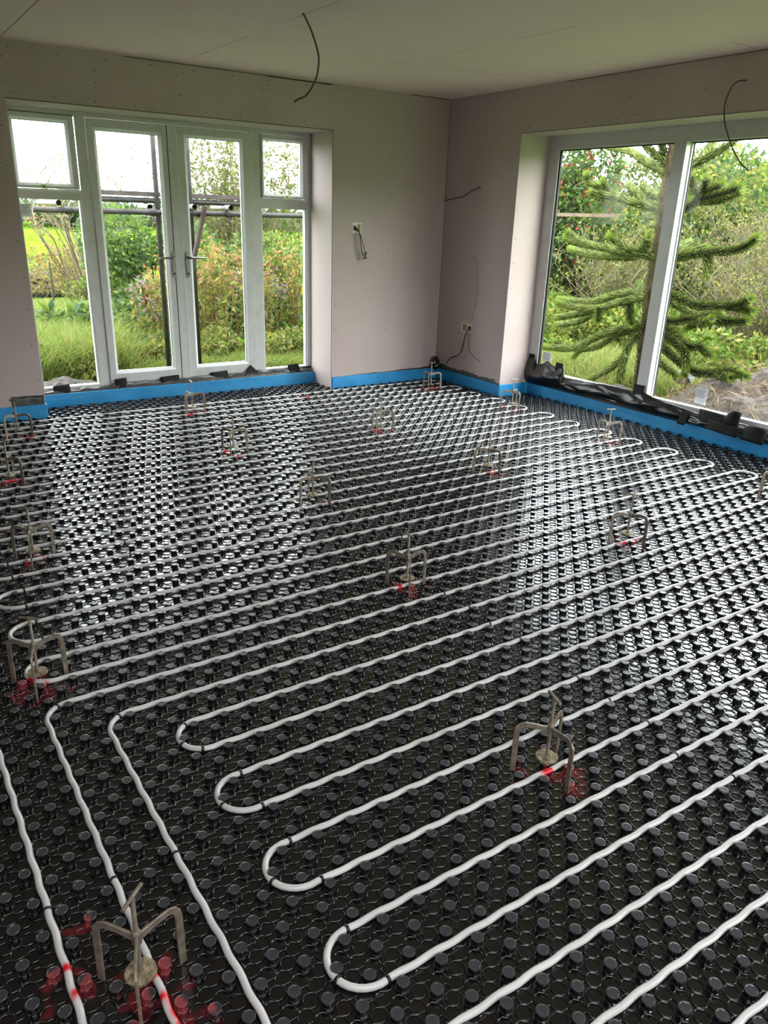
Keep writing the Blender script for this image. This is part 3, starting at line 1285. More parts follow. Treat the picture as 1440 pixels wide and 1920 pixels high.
# ------------------------------------------------------------------ polythene membranes and tape
def ribbon(name, rows, mats, thick=.0015):
    """rows: list of cross sections (list of xyz) -> a thin crumpled sheet"""
    n = len(rows[0])
    vs = [p for r in rows for p in r]
    fs = [(i * n + j, (i + 1) * n + j, (i + 1) * n + j + 1, i * n + j + 1) for i in range(len(rows) - 1) for j in range(n - 1)]
    o = mesh_obj(name, vs, fs, mats, smooth=True)
    so = o.modifiers.new('solid', 'SOLIDIFY')
    so.thickness = thick
    return o


def noise1(s, seed=0):
    return (math.sin(s * 17.3 + seed) + math.sin(s * 41.7 + seed * 2.1) * .6 + math.sin(s * 89.1 + seed * 3.3) * .35) / 1.95


def soft(s, seed=0):
    return (math.sin(s * 4.3 + seed) + .6 * math.sin(s * 9.7 + seed * 2.3) + .3 * math.sin(s * 21.0 + seed)) / 1.9


# film standing behind the strip below the french doors
rows = []
for i in range(121):
    x = 1.125 + (3.575 - 1.125) * i / 120
    top = .136 + .012 * noise1(x * .6, 1) + (.012 if 2.75 < x < 3.3 else 0)
    if x < 1.45:
        top -= .018
    rows.append([(x, 6.4655 + .003 * noise1(x, 2), .03), (x, 6.470 + .004 * noise1(x, 3), .09), (x, 6.482 + .006 * noise1(x, 4), .115),
                 (x, 6.496 + .006 * noise1(x, 5), top)])
o = ribbon('polythene_film', rows, M['greyfilm'])
tag(o, 'grey black polythene film tucked behind the blue strip under the french doors', 'polythene film')
rows = []
for i in range(61):
    x = .87 + (1.093 - .87) * i / 60
    rows.append([(x, 6.1448, .03), (x, 6.1446 + .0012 * noise1(x, 2), .11), (x, 6.1440 + .0014 * noise1(x, 8), .145), (x, 6.1455, .176 + .003 * noise1(x, 5))])
o = ribbon('polythene_film', rows, M['greyfilm'], .0008)
tag(o, 'square flap of dark polythene on the wall left of the french doors', 'polythene film')
rows = []
for i in range(131):
    x = 3.80 + (4.776 - 3.80) * i / 130
    h = .112 + .016 * max(0, (x - 4.1) / .67) + .004 * noise1(x, 1)
    rows.append([(x, 6.1448, .03), (x, 6.1446, .09), (x, 6.1436, h)])
o = ribbon('polythene_film', rows, M['greyfilm'], .0008)
tag(o, 'low edge of dark polythene above the blue strip on the back wall', 'polythene film')
rows = []
for i in range(121):
    y = 6.12 - (6.12 - 5.20) * i / 120
    h = .155 - .02 * i / 120 + .01 * noise1(y, 4) - (.03 if i > 112 else 0)
    rows.append([(4.7882, y, .03), (4.7880, y, .09), (4.7872, y, .115), (4.7874 - .002 * abs(noise1(y, 7)), y, h)])
o = ribbon('polythene_film', rows, M['greyfilm'], .0008)
tag(o, 'dark polythene edge above the blue strip under the wall socket', 'polythene film')
# lump of film in the corner
mb = MB()
nn, mm = 14, 9
for i in range(mm):
    for j in range(nn):
        a = 2 * PI * j / nn
        z = .10 + .13 * i / (mm - 1)
        r = (.034 * math.sin(PI * (i + .6) / mm) + .006) * (1 + .25 * noise1(a * .4 + i, 3))
        mb.v.append((4.735 + r * math.cos(a), 6.085 + r * math.sin(a) * .8, z))
for i in range(mm - 1):
    for j in range(nn):
        j2 = (j + 1) % nn
        mb.f.append((i * nn + j, i * nn + j2, (i + 1) * nn + j2, (i + 1) * nn + j))
        mb.mi.append(0)
mb.f.append(tuple((mm - 1) * nn + j for j in range(nn)))
mb.mi.append(0)
mb.f.append(tuple(j for j in range(nn))[::-1])
mb.mi.append(0)
o = mb.build('polythene_bundle', M['film'], smooth=False)
tag(o, 'crumpled bundle of black polythene poking up in the room corner', 'polythene bundle')

# big crumpled sheet along the window
tops = [(5.19, .345), (5.10, .335), (5.06, .292), (4.99, .312), (4.94, .342), (4.90, .318), (4.82, .300), (4.77, .325), (4.74, .315), (4.72, .238), (4.53, .243),
        (4.30, .259), (3.98, .262), (3.88, .264), (3.74, .239), (3.55, .222), (3.41, .212), (3.21, .205), (3.0, .212), (2.85, .20), (2.4, .21), (1.85, .2)]
ty = [-t[0] for t in tops]
tz = [t[1] for t in tops]
rows = []
N = 420
for i in range(N + 1):
    y = 5.178 - (5.178 - 1.85) * i / N
    zt = float(np.interp(-y, ty, tz)) + .003 * noise1(y * 1.1, 9)
    big = soft(y, 1)
    bul = .022 + .012 * big
    lowz = .116 + .010 * soft(y, 2) + .016 * math.exp(-((y - 4.15) / .3) ** 2)
    sec = []
    for t in np.linspace(0, 1, 15):
        z = lowz + (zt - lowz) * t
        sk = math.sin(PI * min(1, t * 1.02) ** .8)
        x = 5.106 - (bul + .016) * sk * (1 if t < .97 else .2)
        # long slanting folds
        fold = max(0.0, math.sin(y * 7.5 + t * 5.0 + 2.2 * math.sin(y * 1.9))) ** 3
        fold2 = max(0.0, math.sin(y * 13.0 - t * 7.0 + 1.5 * math.sin(y * 3.1))) ** 4
        x += (-.013 * fold + .008 * fold2 + .004 * soft(y * 2 + t, 3)) * math.sin(PI * t)
        if t > .9:
            x = min(x, 5.106)
        sec.append((x, y, z))
    rows.append(sec)
o = ribbon('polythene_sheet', rows, M['film'], .0015)
tag(o, 'big crumpled black polythene sheet rolled along the foot of the big window', 'polythene sheet')

# debris shelf (edge of the slab) seen between strip and sheet
mb = MB()
mb.box(5.131, 5.20, WY0, 5.18, -.012, .118)
nn = 900
for _ in range(nn):
    y = random.uniform(1.9, 4.75)
    x = random.uniform(5.128, 5.15)
    s = random.uniform(.004, .011)
    z = .119 + s * .3
    a = random.uniform(0, PI)
    c, sn = math.cos(a) * s, math.sin(a) * s
    mb.add([(x - c, y - sn, z - s * .4), (x + sn, y - c, z), (x + c, y + sn, z - s * .3), (x - sn, y + c, z + s * .4), (x, y, z + s)],
           [(0, 1, 4), (1, 2, 4), (2, 3, 4), (3, 0, 4)])
o = mb.build('trim_1', M['rubble'])
tag(o, kind='structure')
mb = MB()
mb.box(DX0 + .002, DX1 - .002, 6.462, YB + TB - .02, -.012, .058)
o = mb.build('trim_2', M['slab'])
tag(o, kind='structure')


def tape(corners, lab, th=.0012, fold=0.0, grp='black tape squares on the window and door frames'):
    """a bent square of tape: four corners, slightly curled"""
    c = [np.array(p, float) for p in corners]
    n = 7
    vs = []
    nr = np.cross(c[1] - c[0], c[3] - c[0])
    nr /= np.linalg.norm(nr)
    for i in range(n):
        for j in range(n):
            s, t = i / (n - 1), j / (n - 1)
            p = (1 - s) * (1 - t) * c[0] + s * (1 - t) * c[1] + s * t * c[2] + (1 - s) * t * c[3]
            p = p + nr * (fold * math.sin(PI * s) * t + .0015 * noise1(s * 1.3 + t * .7, 3))
            vs.append(tuple(p))
    fs = [(i * n + j, (i + 1) * n + j, (i + 1) * n + j + 1, i * n + j + 1) for i in range(n - 1) for j in range(n - 1)]
    o = mesh_obj('tape_patch', vs, fs, M['tape'], smooth=True)
    so = o.modifiers.new('solid', 'SOLIDIFY')
    so.thickness = th
    so.offset = 0
    tag(o, lab, 'tape', grp)
    return o


Yt, Yb2 = 6.508, 6.472


def door_tape(x0, x1, zt, lab, sk=0.0, zb=.085):
    tape([(x0, Yb2, zb), (x1, Yb2, zb), (x1 - sk, Yt, zt + .004), (x0 - sk, Yt, zt - .004)], lab, fold=.004)


door_tape(1.232, 1.362, .163, 'black tape square under the left side window, first from the left')
door_tape(1.722, 1.818, .178, 'black tape square at the hinge foot of the left door')
door_tape(2.103, 2.268, .166, 'wide black tape square under the middle of the doors')
door_tape(2.557, 2.718, .169, 'black tape square under the right door')
tape([(2.865, 6.484, .120), (2.938, 6.480, .088), (3.010, 6.49, .140), (2.942, 6.508, .205)], 'black tape square turned on its corner like a diamond', fold=.004)
door_tape(3.335, 3.45, .181, 'black tape square leaning under the right side window', .02)
door_tape(3.475, 3.57, .150, 'crumpled black tape in the right corner of the door recess')
XF = 5.104
tape([(XF, 5.185, .26), (XF, 5.115, .26), (XF + .002, 5.105, .372), (XF + .002, 5.175, .372)], 'black tape on the left jamb of the big window')
tape([(XF - .01, 4.835, .26), (XF - .01, 4.75, .255), (XF + .001, 4.75, .345), (XF + .001, 4.835, .348)], 'black tape square on the glass edge of the big window')
tape([(XF - .012, 3.975, .225), (XF - .012, 3.875, .22), (XF + .001, 3.872, .315), (XF + .001, 3.972, .315)], 'black tape on the foot of the window mullion')
tape([(XF - .05, 3.50, .105), (XF - .05, 3.43, .105), (XF - .025, 3.42, .20), (XF - .025, 3.49, .20)], 'narrow black tape band across the crumpled polythene')
tape([(XF - .045, 3.33, .175), (XF - .045, 3.08, .155), (XF + .0, 3.05, .225), (XF + .0, 3.36, .245)], 'long black tape strip on the window sill polythene', fold=.02)
tape([(XF - .03, 3.17, .18), (XF - .03, 3.02, .17), (XF - .01, 3.02, .285), (XF - .005, 3.11, .285)], 'black tape flap sticking up near the right end of the sill', fold=.025)
tape([(XF - .06, 3.26, .125), (XF - .06, 3.0, .115), (XF - .035, 2.98, .18), (XF - .035, 3.28, .185)], 'creased black tape lying low on the sill polythene', fold=.012)
tape([(XF - .06, 2.97, .115), (XF - .06, 2.80, .11), (XF - .02, 2.80, .215), (XF - .02, 2.97, .21)], 'black tape at the right edge of the sill polythene', fold=.02)


# ------------------------------------------------------------------ cables and boxes
def smooth_path(pts, n=8):
    P = [np.array(p, float) for p in pts]
    out = []
    for i in range(len(P) - 1):
        p0 = P[max(i - 1, 0)]
        p1, p2 = P[i], P[i + 1]
        p3 = P[min(i + 2, len(P) - 1)]
        for k in range(n):
            t = k / n
            out.append(.5 * ((2 * p1) + (-p0 + p2) * t + (2 * p0 - 5 * p1 + 4 * p2 - p3) * t * t + (-p0 + 3 * p1 - 3 * p2 + p3) * t ** 3))
    out.append(P[-1])
    return out


def cable(name, pts, r, lab, parent=None, m='cable'):
    mb = MB()
    mb.tube(smooth_path(pts), r, 8)
    o = mb.build(name, M[m], parent, smooth=True)
    if lab:
        tag(o, lab, 'cable')
    return o


cable('ceiling_cable', [(2.285, 4.259, 2.478), (2.300, 4.259, 2.462), (2.347, 4.26, 2.392), (2.387, 4.262, 2.297), (2.388, 4.262, 2.23), (2.368, 4.262, 2.165),
                        (2.313, 4.26, 2.091), (2.262, 4.26, 2.066), (2.237, 4.26, 2.050)], .0052, 'grey cable hanging in a curve from the middle of the ceiling')
cable('wall_cable', [(4.80, 3.25, 2.312), (4.76, 3.27, 2.312), (4.74, 3.307, 2.29), (4.735, 3.337, 2.205), (4.735, 3.33, 2.13), (4.735, 3.301, 2.056),
                     (4.735, 3.226, 1.934), (4.735, 3.15, 1.85), (4.735, 3.09, 1.811)], .0042, 'thin grey cable hanging over the top of the big window')
cable('wall_cable', [(4.80, 6.148, 1.643), (4.772, 6.12, 1.642), (4.757, 5.942, 1.665), (4.755, 5.86, 1.672), (4.75, 5.793, 1.694), (4.75, 5.724, 1.722),
                     (4.745, 5.612, 1.749)], .005, 'short cable sticking out sideways from the room corner')
cable('wall_cable', [(4.7895, 5.70, 1.150), (4.786, 5.665, 1.18), (4.786, 5.625, 1.12), (4.785, 5.600, 1.0), (4.785, 5.592, .86), (4.785, 5.615, .74),
                     (4.786, 5.645, .62)], .0013, 'thin faint wire arching above the lower wall socket', m='wire')


def back_box(p, axis, w, h, lab, hole_left=True):
    """shallow plastic back box set flush in the wall, open to the room"""
    o = empty('socket_box', p)
    mb = MB()
    d = .004
    t = .006

    def bx(a0, a1, d0, d1, z0, z1, mi=0):
        if axis == 'y':
            mb.box(a0, a1, d0, d1, z0, z1, mi)
        else:
            mb.box(d0, d1, -a1, -a0, z0, z1, mi)
    bx(-w / 2, w / 2, -d, -.0002, h / 2 - t, h / 2)
    bx(-w / 2, w / 2, -d, -.0002, -h / 2, -h / 2 + t)
    bx(-w / 2, -w / 2 + t, -d, -.0002, -h / 2 + t, h / 2 - t)
    bx(w / 2 - t, w / 2, -d, -.0002, -h / 2 + t, h / 2 - t)
    mb.build('box_rim', [M['boxwhite']], o)
    mb = MB()
    bx(-w / 2 + t, w / 2 - t, -.0015, -.0003, -h / 2 + t, h / 2 - t)
    s = -1 if hole_left else 1
    if axis == 'x':
        s = -s
    mb.build('box_back', [M['boxwhite']], o)
    mb = MB()
    bx(s * w * .26 - w * .15, s * w * .26 + w * .15, -.0028, -.0016, -h * .2, h * .22)
    mb.build('cable_hole', [M['gasket']], o)
    mb = MB()
    bx(-s * w * .2 - w * .17, -s * w * .2 + w * .17, -.0026, -.0016, -h * .36, h * .36)
    mb.build('fixing_tab', [M['boxbrown']], o)
    tag(o, lab, 'socket box')
    return o


back_box((3.834, YB, 1.389), 'y', .092, .086, 'white square socket box on the back wall with cables hanging', True)
sb = back_box((XR, 5.708, .548), 'x', .152, .086, 'white double socket box low on the wall beside the big window', True)
cb = empty('socket_cable', (3.81, 6.14, 1.38))
tag(cb, 'bunch of dark cables hanging from the socket box on the back wall', 'cable')


def sub(parent, pts, r, m='cable'):
    l = parent.location
    mb = MB()
    mb.tube(smooth_path([(p[0] - l[0], p[1] - l[1], p[2] - l[2]) for p in pts]), r, 8)
    return mb.build('cable_core', M[m], parent, smooth=True)


sub(cb, [(3.81, 6.149, 1.40), (3.83, 6.12, 1.37), (3.838, 6.105, 1.33), (3.850, 6.10, 1.24), (3.868, 6.10, 1.16), (3.876, 6.10, 1.135), (3.886, 6.10, 1.15)], .0040)
sub(cb, [(3.812, 6.149, 1.39), (3.835, 6.122, 1.36), (3.847, 6.11, 1.30), (3.860, 6.105, 1.21), (3.885, 6.10, 1.165), (3.90, 6.10, 1.150)], .0040)
sub(cb, [(3.815, 6.149, 1.38), (3.85, 6.13, 1.35), (3.868, 6.12, 1.29), (3.89, 6.11, 1.22), (3.893, 6.10, 1.18), (3.905, 6.10, 1.14)], .0036)
sub(cb, [(3.905, 6.10, 1.195), (3.895, 6.098, 1.165), (3.897, 6.098, 1.135)], .007)
sub(cb, [(3.90, 6.10, 1.15), (3.925, 6.098, 1.140), (3.93, 6.098, 1.125)], .002, 'boxbrown')
cb = empty('socket_cable', (4.79, 5.66, .55))
tag(cb, 'dark cables curling down from the low socket box', 'cable')
sub(cb, [(4.789, 5.668, .56), (4.765, 5.655, .55), (4.745, 5.665, .50), (4.742, 5.70, .38), (4.742, 5.725, .31), (4.742, 5.78, .275), (4.742, 5.86, .245), (4.742, 5.925, .19)], .0048)
sub(cb, [(4.789, 5.665, .555), (4.762, 5.650, .54), (4.742, 5.66, .49), (4.740, 5.69, .36), (4.740, 5.74, .295), (4.740, 5.85, .255), (4.740, 5.905, .205)], .0048)
sub(cb, [(4.789, 5.66, .555), (4.762, 5.64, .53), (4.745, 5.622, .45), (4.742, 5.59, .36), (4.742, 5.53, .315), (4.742, 5.46, .292), (4.742, 5.425, .288)], .0026)

# ------------------------------------------------------------------ outside: ground and hills
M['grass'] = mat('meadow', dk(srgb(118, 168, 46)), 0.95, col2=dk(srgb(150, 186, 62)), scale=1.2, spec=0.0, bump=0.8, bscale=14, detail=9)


def smooth01(t):
    t = max(0.0, min(1.0, t))
    return t * t * (3 - 2 * t)


def ground(x, y):
    r = math.hypot(x, y)
    az = math.degrees(math.atan2(x, y))
    s = smooth01((az - 50) / 11) if az > 0 else 0
    z = -.25 - .35 * smooth01((r - 9) / 18)
    far = (2.2 + 9.5 * s) * smooth01((r - 30) / (110 - 30 * s))
    z += far
    z += .04 * math.sin(x * 1.7) * math.sin(y * 1.3)
    return z


NA, NR = 240, 70
vs, fs = [], []
rr = [1.6 * (1.085 ** i) for i in range(NR)]
for i, r in enumerate(rr):
    for j in range(NA + 1):
        a = math.radians(-180 + 360 * j / NA)
        x, y = r * math.sin(a), r * math.cos(a)
        vs.append((x, y, ground(x, y) if r > 5 else -.3))
for i in range(NR - 1):
    for j in range(NA):
        x = sum(vs[q][0] for q in (i * (NA + 1) + j, (i + 1) * (NA + 1) + j + 1)) / 2
        y = sum(vs[q][1] for q in (i * (NA + 1) + j, (i + 1) * (NA + 1) + j + 1)) / 2
        if -1.9 < x < 5.0 and -1.9 < y < 6.4:
            continue
        fs.append((i * (NA + 1) + j, i * (NA + 1) + j + 1, (i + 1) * (NA + 1) + j + 1, (i + 1) * (NA + 1) + j))
g = mesh_obj('garden_ground', vs, fs, M['grass'], smooth=True)
tag(g, kind='structure')


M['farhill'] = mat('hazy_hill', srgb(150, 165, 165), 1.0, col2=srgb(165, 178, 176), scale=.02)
vs, fs = [], []
for j in range(81):
    a = math.radians(-40 + 120 * j / 80)
    top = 8.0 + 2.2 * math.sin(a * 7) + 1.2 * math.sin(a * 19 + 1) + 4 * smooth01((math.degrees(a) - 20) / 40)
    for r, z in ((230, -2), (260, top * .7), (285, top), (330, -2)):
        vs.append((r * math.sin(a), r * math.cos(a), z))
for j in range(80):
    for k in range(3):
        fs.append((j * 4 + k, (j + 1) * 4 + k, (j + 1) * 4 + k + 1, j * 4 + k + 1))
tag(mesh_obj('distant_hills', vs, fs, M['farhill'], smooth=True), kind='structure')


# vegetation generators -------------------------------------------------------
def leaves(n, centers, sizes, out_bias=None, flat=0.35, aspect=2.0):
    """n diamond leaves at centers (n,3), sizes (n,), random orientations -> verts, quads"""
    d = rng.normal(size=(n, 3))
    if out_bias is not None:
        d = d * .7 + out_bias
    d[:, 2] -= flat * rng.random(n)
    d /= np.linalg.norm(d, axis=1)[:, None] + 1e-9
    h = rng.normal(size=(n, 3))
    s = np.cross(d, h)
    s /= np.linalg.norm(s, axis=1)[:, None] + 1e-9
    L = sizes[:, None]
    W = sizes[:, None] / aspect
    p0 = centers
    p1 = centers + d * L * .45 + s * W * .5
    p2 = centers + d * L
    p3 = centers + d * L * .45 - s * W * .5
    V = np.stack([p0, p1, p2, p3], 1).reshape(-1, 3)
    Q = np.arange(n * 4).reshape(-1, 4)
    return V, Q


LM = {}
LM['green'] = leaf_mat('leaf_mid_green', srgb(96, 138, 52), srgb(168, 198, 92))
LM['bluegreen'] = leaf_mat('leaf_grey_green', srgb(88, 124, 78), srgb(150, 180, 120))
LM['yellow'] = leaf_mat('leaf_yellow_green', srgb(176, 184, 66), srgb(222, 214, 110))
LM['dark'] = leaf_mat('leaf_dark_green', srgb(64, 92, 50), srgb(120, 148, 78))
LM['orange'] = leaf_mat('leaf_orange', srgb(206, 138, 84), srgb(232, 196, 120))
LM['red'] = leaf_mat('berry_red', srgb(206, 70, 50), srgb(232, 120, 90), .2)
LM['pink'] = leaf_mat('petal_pink', srgb(226, 150, 190), srgb(240, 196, 214), .4)
LM['twig'] = mat('pale_twig', dk(srgb(176, 158, 122)), 0.85, col2=dk(srgb(128, 112, 84)), scale=6)
LM['olive'] = leaf_mat('leaf_olive', srgb(132, 140, 70), srgb(186, 182, 106))
LM['stem'] = mat('green_stem', srgb(150, 160, 80), 0.7)
LM['redstem'] = mat('red_stem', dk(srgb(196, 112, 76)), 0.7, col2=dk(srgb(176, 150, 80)), scale=5)
LM['bark'] = mat('bark', dk(srgb(120, 102, 82)), 0.9, col2=dk(srgb(78, 66, 54)), scale=12, bump=.5)
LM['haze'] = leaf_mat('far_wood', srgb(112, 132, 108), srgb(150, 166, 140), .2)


def blob_points(n, lumps):
    """points near the surface of a set of ellipsoid lumps; returns pts and outward dirs"""
    w = np.array([l[3] * l[4] * l[5] for l in lumps]) ** (2 / 3)
    w /= w.sum()
    k = rng.choice(len(lumps), n, p=w)
    L = np.array(lumps)[k]
    d = rng.normal(size=(n, 3))
    d /= np.linalg.norm(d, axis=1)[:, None]
    r = 1 - .45 * rng.random(n) ** 1.7
    return L[:, :3] + d * L[:, 3:] * r[:, None], d


def shrub(name, x, y, w, h, n, size, mats, label, cat='shrub', group=None, zb=None, nl=9, twigs=14, accent=None, aspect=2.0):
    z0 = ground(x, y) if zb is None else zb
    root = empty(name, (x, y, z0))
    lumps = []
    for _ in range(nl):
        lr = random.uniform(.28, .45)
        lx, ly = random.uniform(-.5, .5) * w, random.uniform(-.5, .5) * w * .7
        lz = random.uniform(.2, .85) * h * (1 - .35 * (abs(lx) / w) ** 1.5)
        lumps.append((lx, ly, lz, lr * w * .6, lr * w * .55, lr * h * .55))
    k = len(mats)
    Vs, Qs, mi = [], [], []
    P, D = blob_points(n, lumps)
    P[:, 2] = np.maximum(P[:, 2], .02)
    S = size * (.6 + .8 * rng.random(n))
    V, Q = leaves(n, P, S, D * .8, aspect=aspect)
    mi = rng.integers(0, k, n)
    fast_mesh('foliage', V, Q, [LM[m] for m in mats], root, midx=mi)
    if twigs:
        mb = MB()
        for _ in range(twigs):
            a = random.uniform(0, 2 * PI)
            lx, ly, lz = lumps[random.randrange(nl)][:3]
            mb.tube([(lx * .1, ly * .1, -.03), (lx * .5 + .05 * math.cos(a), ly * .5, lz * .5), (lx, ly, lz)], [.012, .009, .004], 5)
        mb.build('branches', LM['bark'], root)
    if accent:
        am, an, asz = accent
        P, D = blob_points(an, lumps)
        P[:, 2] = np.maximum(P[:, 2], .05)
        V, Q = leaves(an, P + D * .02, asz * (.6 + .8 * rng.random(an)), D, aspect=1.2)
        fast_mesh('blossom' if am == 'pink' else 'berries', V, Q, LM[am], root)
    tag(root, label, cat, group)
    return root


def whip_tree(name, x, y, h, w, n, label, mats=('olive', 'green'), leaf=.05, nleaf=26, r0=.012, cat='shrub', group=None, bend=.35, forks=3, tm='twig'):
    """many upright thin shoots from one foot, with a few leaves"""
    z0 = ground(x, y)
    root = empty(name, (x, y, z0))
    mb = MB()
    pts = []
    for _ in range(n):
        a = random.uniform(0, 2 * PI)
        s = random.random() ** .6
        hh = h * random.uniform(.6, 1.05)
        ex, ey = w * .5 * s * math.cos(a), w * .35 * s * math.sin(a)
        b = [random.uniform(-bend, bend) * .4 * w for _ in range(2)]
        path = [(ex * .15, ey * .15, -.05), (ex * .5 + b[0] * .5, ey * .5 + b[1] * .3, hh * .4), (ex * .9 + b[0], ey * .9 + b[1], hh * .75), (ex * 1.1, ey * 1.1, hh)]
        sp = smooth_path(path, 4)
        mb.tube(sp, list(np.linspace(r0, r0 * .25, len(sp))), 4, caps=False)
        for _ in range(forks):
            q = random.randint(3, len(sp) - 3)
            p = sp[q]
            dv = np.array([random.uniform(-1, 1), random.uniform(-1, 1), random.uniform(.2, 1.4)]) * h * .14
            mb.tube([p, p + dv * .55 + np.array([0, 0, .02]), p + dv], [r0 * .45, r0 * .3, r0 * .15], 3, caps=False)
            pts += [p + dv * t for t in (.4, .7, 1)]
        pts += sp[4:]
    mb.build('shoots', LM[tm], root)
    if nleaf:
        P = np.array(pts)
        idx = rng.integers(0, len(P), n * nleaf)
        P = P[idx] + rng.normal(size=(n * nleaf, 3)) * leaf * .8
        V, Q = leaves(len(P), P, leaf * (.5 + rng.random(len(P))), aspect=2.2)
        fast_mesh('foliage', V, Q, [LM[m] for m in mats], root, midx=rng.integers(0, len(mats), len(P)))
    tag(root, label, cat, group)
    return root


# --- grass: tall seed grass near the doors, and scattered tufts
def grass_field(name, spots, hgt, n_per, mats, label):
    P, S, D = [], [], []
    for (x, y, w, d, hk) in spots:
        n = int(n_per * w * d)
        xs = x + (rng.random(n) - .5) * w
        ys = y + (rng.random(n) - .5) * d
        zs = np.array([ground(a, b) for a, b in zip(xs, ys)])
        hh = hgt * hk * (.5 + .8 * rng.random(n))
        P.append(np.stack([xs, ys, zs - .02], 1))
        S.append(hh)
    P = np.concatenate(P)
    S = np.concatenate(S)
    n = len(P)
    lean = rng.normal(size=(n, 2)) * .35
    d = np.stack([lean[:, 0], lean[:, 1], np.ones(n)], 1)
    sd = rng.normal(size=(n, 2))
    sd /= np.linalg.norm(sd, axis=1)[:, None]
    sd = np.concatenate([sd, np.zeros((n, 1))], 1)
    wv = (.0035 + .004 * rng.random(n))[:, None]
    L = S[:, None]
    mid = P + d * L * .55
    tip = P + d * L * .85 + np.concatenate([lean * 1.2, np.zeros((n, 1))], 1) * L * .5
    V = np.stack([P - sd * wv, P + sd * wv, mid + sd * wv * .8, mid - sd * wv * .8, tip, tip], 1)
    V = V[:, :5].reshape(-1, 3)
    b = np.arange(n)[:, None] * 5
    Q = np.concatenate([b + np.array([[0, 1, 2, 3]]), b + np.array([[3, 2, 4, 4]])], 0)
    # the tip is a triangle written as two-step quad: use separate tri mesh
    q4 = (b + np.array([[0, 1, 2, 3]]))
    t3 = (b + np.array([[3, 2, 4]]))
    me = bpy.data.meshes.new(name)
    faces = np.concatenate([q4.ravel(), t3.ravel()])
    me.vertices.add(len(V))
    me.vertices.foreach_set('co', V.astype(np.float32).ravel())
    me.loops.add(len(faces))
    me.loops.foreach_set('vertex_index', faces.astype(np.int32))
    tot = np.r_[np.full(n, 4), np.full(n, 3)].astype(np.int32)
    st = np.r_[0, np.cumsum(tot)[:-1]].astype(np.int32)
    me.polygons.add(2 * n)
    me.polygons.foreach_set('loop_start', st)
    me.polygons.foreach_set('loop_total', tot)
    mi = rng.integers(0, len(mats), n)
    me.polygons.foreach_set('material_index', np.r_[mi, mi].astype(np.int32))
    for m in mats:
        me.materials.append(LM[m])
    me.update(calc_edges=True)
    o = bpy.data.objects.new(name, me)
    COL.objects.link(o)
    tag(o, label, 'grass', kind='stuff')
    return o


LM['grassy'] = leaf_mat('grass_yellow', srgb(196, 200, 96), srgb(226, 218, 140), .35)
LM['grassg'] = leaf_mat('grass_green', srgb(130, 172, 62), srgb(176, 206, 92), .35)
grass_field('tall_grass', [(1.6, 9.6, 1.8, 2.4, 1.0), (3.0, 9.0, 2.8, 1.4, .40), (4.9, 9.0, 2.6, 1.4, .40), (1.7, 11.6, 2.2, 1.6, 1.0)], .52, 3600, ['grassy', 'grassg', 'grassg'],
            'long pale yellow grass growing outside the french doors')
grass_field('meadow_grass', [(2.6, 8.3, 4.2, 1.6, .5), (2.2, 15, 5, 6, .6), (8.6, 5.6, 2.6, 4.2, .9), (7.4, 6.6, 1.2, 1.6, .8)], .28, 1600, ['grassg', 'grassy'],
            'short green grass of the garden outside')


# --- flowering weeds (two kinds), copied along the border
def weed_proto(name, h, kind):
    root = empty(name, (0, 0, 0))
    parts = []
    mb = MB()
    LP, FP = [], []
    ns = 3 if kind == 'balsam' else 4
    for s in range(ns):
        ex, ey = random.uniform(-.16, .16), random.uniform(-.14, .14)
        hh = h * random.uniform(.75, 1.05)
        sp = smooth_path([(ex * .2, ey * .2, -.03), (ex * .6, ey * .7, hh * .5), (ex, ey, hh)], 6)
        mb.tube(sp, list(np.linspace(.008, .003, len(sp))), 5, caps=False)
        for i, p in enumerate(sp[2:]):
            for _ in range(5 if kind == 'balsam' else 6):
                LP.append(p + np.array([random.uniform(-.02, .02) for _ in range(3)]))
        for _ in range(7):
            q = sp[-1 - random.randint(0, 3)]
            FP.append(q + np.array([random.uniform(-.09, .09), random.uniform(-.09, .09), random.uniform(-.04, .1)]))
    parts.append(mb.build('stem', LM['redstem'], root))
    LP = np.array(LP)
    V, Q = leaves(len(LP), LP, (.11 if kind == 'balsam' else .085) * (.6 + .6 * rng.random(len(LP))), flat=.6, aspect=3.2)
    lm = ['green', 'yellow', 'bluegreen'] if kind == 'balsam' else ['yellow', 'green', 'olive']
    parts.append(fast_mesh('foliage', V, Q, [LM[m] for m in lm], root, midx=rng.integers(0, 3, len(LP))))
    FP = np.array(FP)
    FP = np.repeat(FP, 4, axis=0) + rng.normal(size=(len(FP) * 4, 3)) * .008
    V, Q = leaves(len(FP), FP, .032 * (.7 + .6 * rng.random(len(FP))), aspect=1.3)
    parts.append(fast_mesh('flowers', V, Q, LM['pink' if kind == 'balsam' else 'orange'], root))
    return root, parts


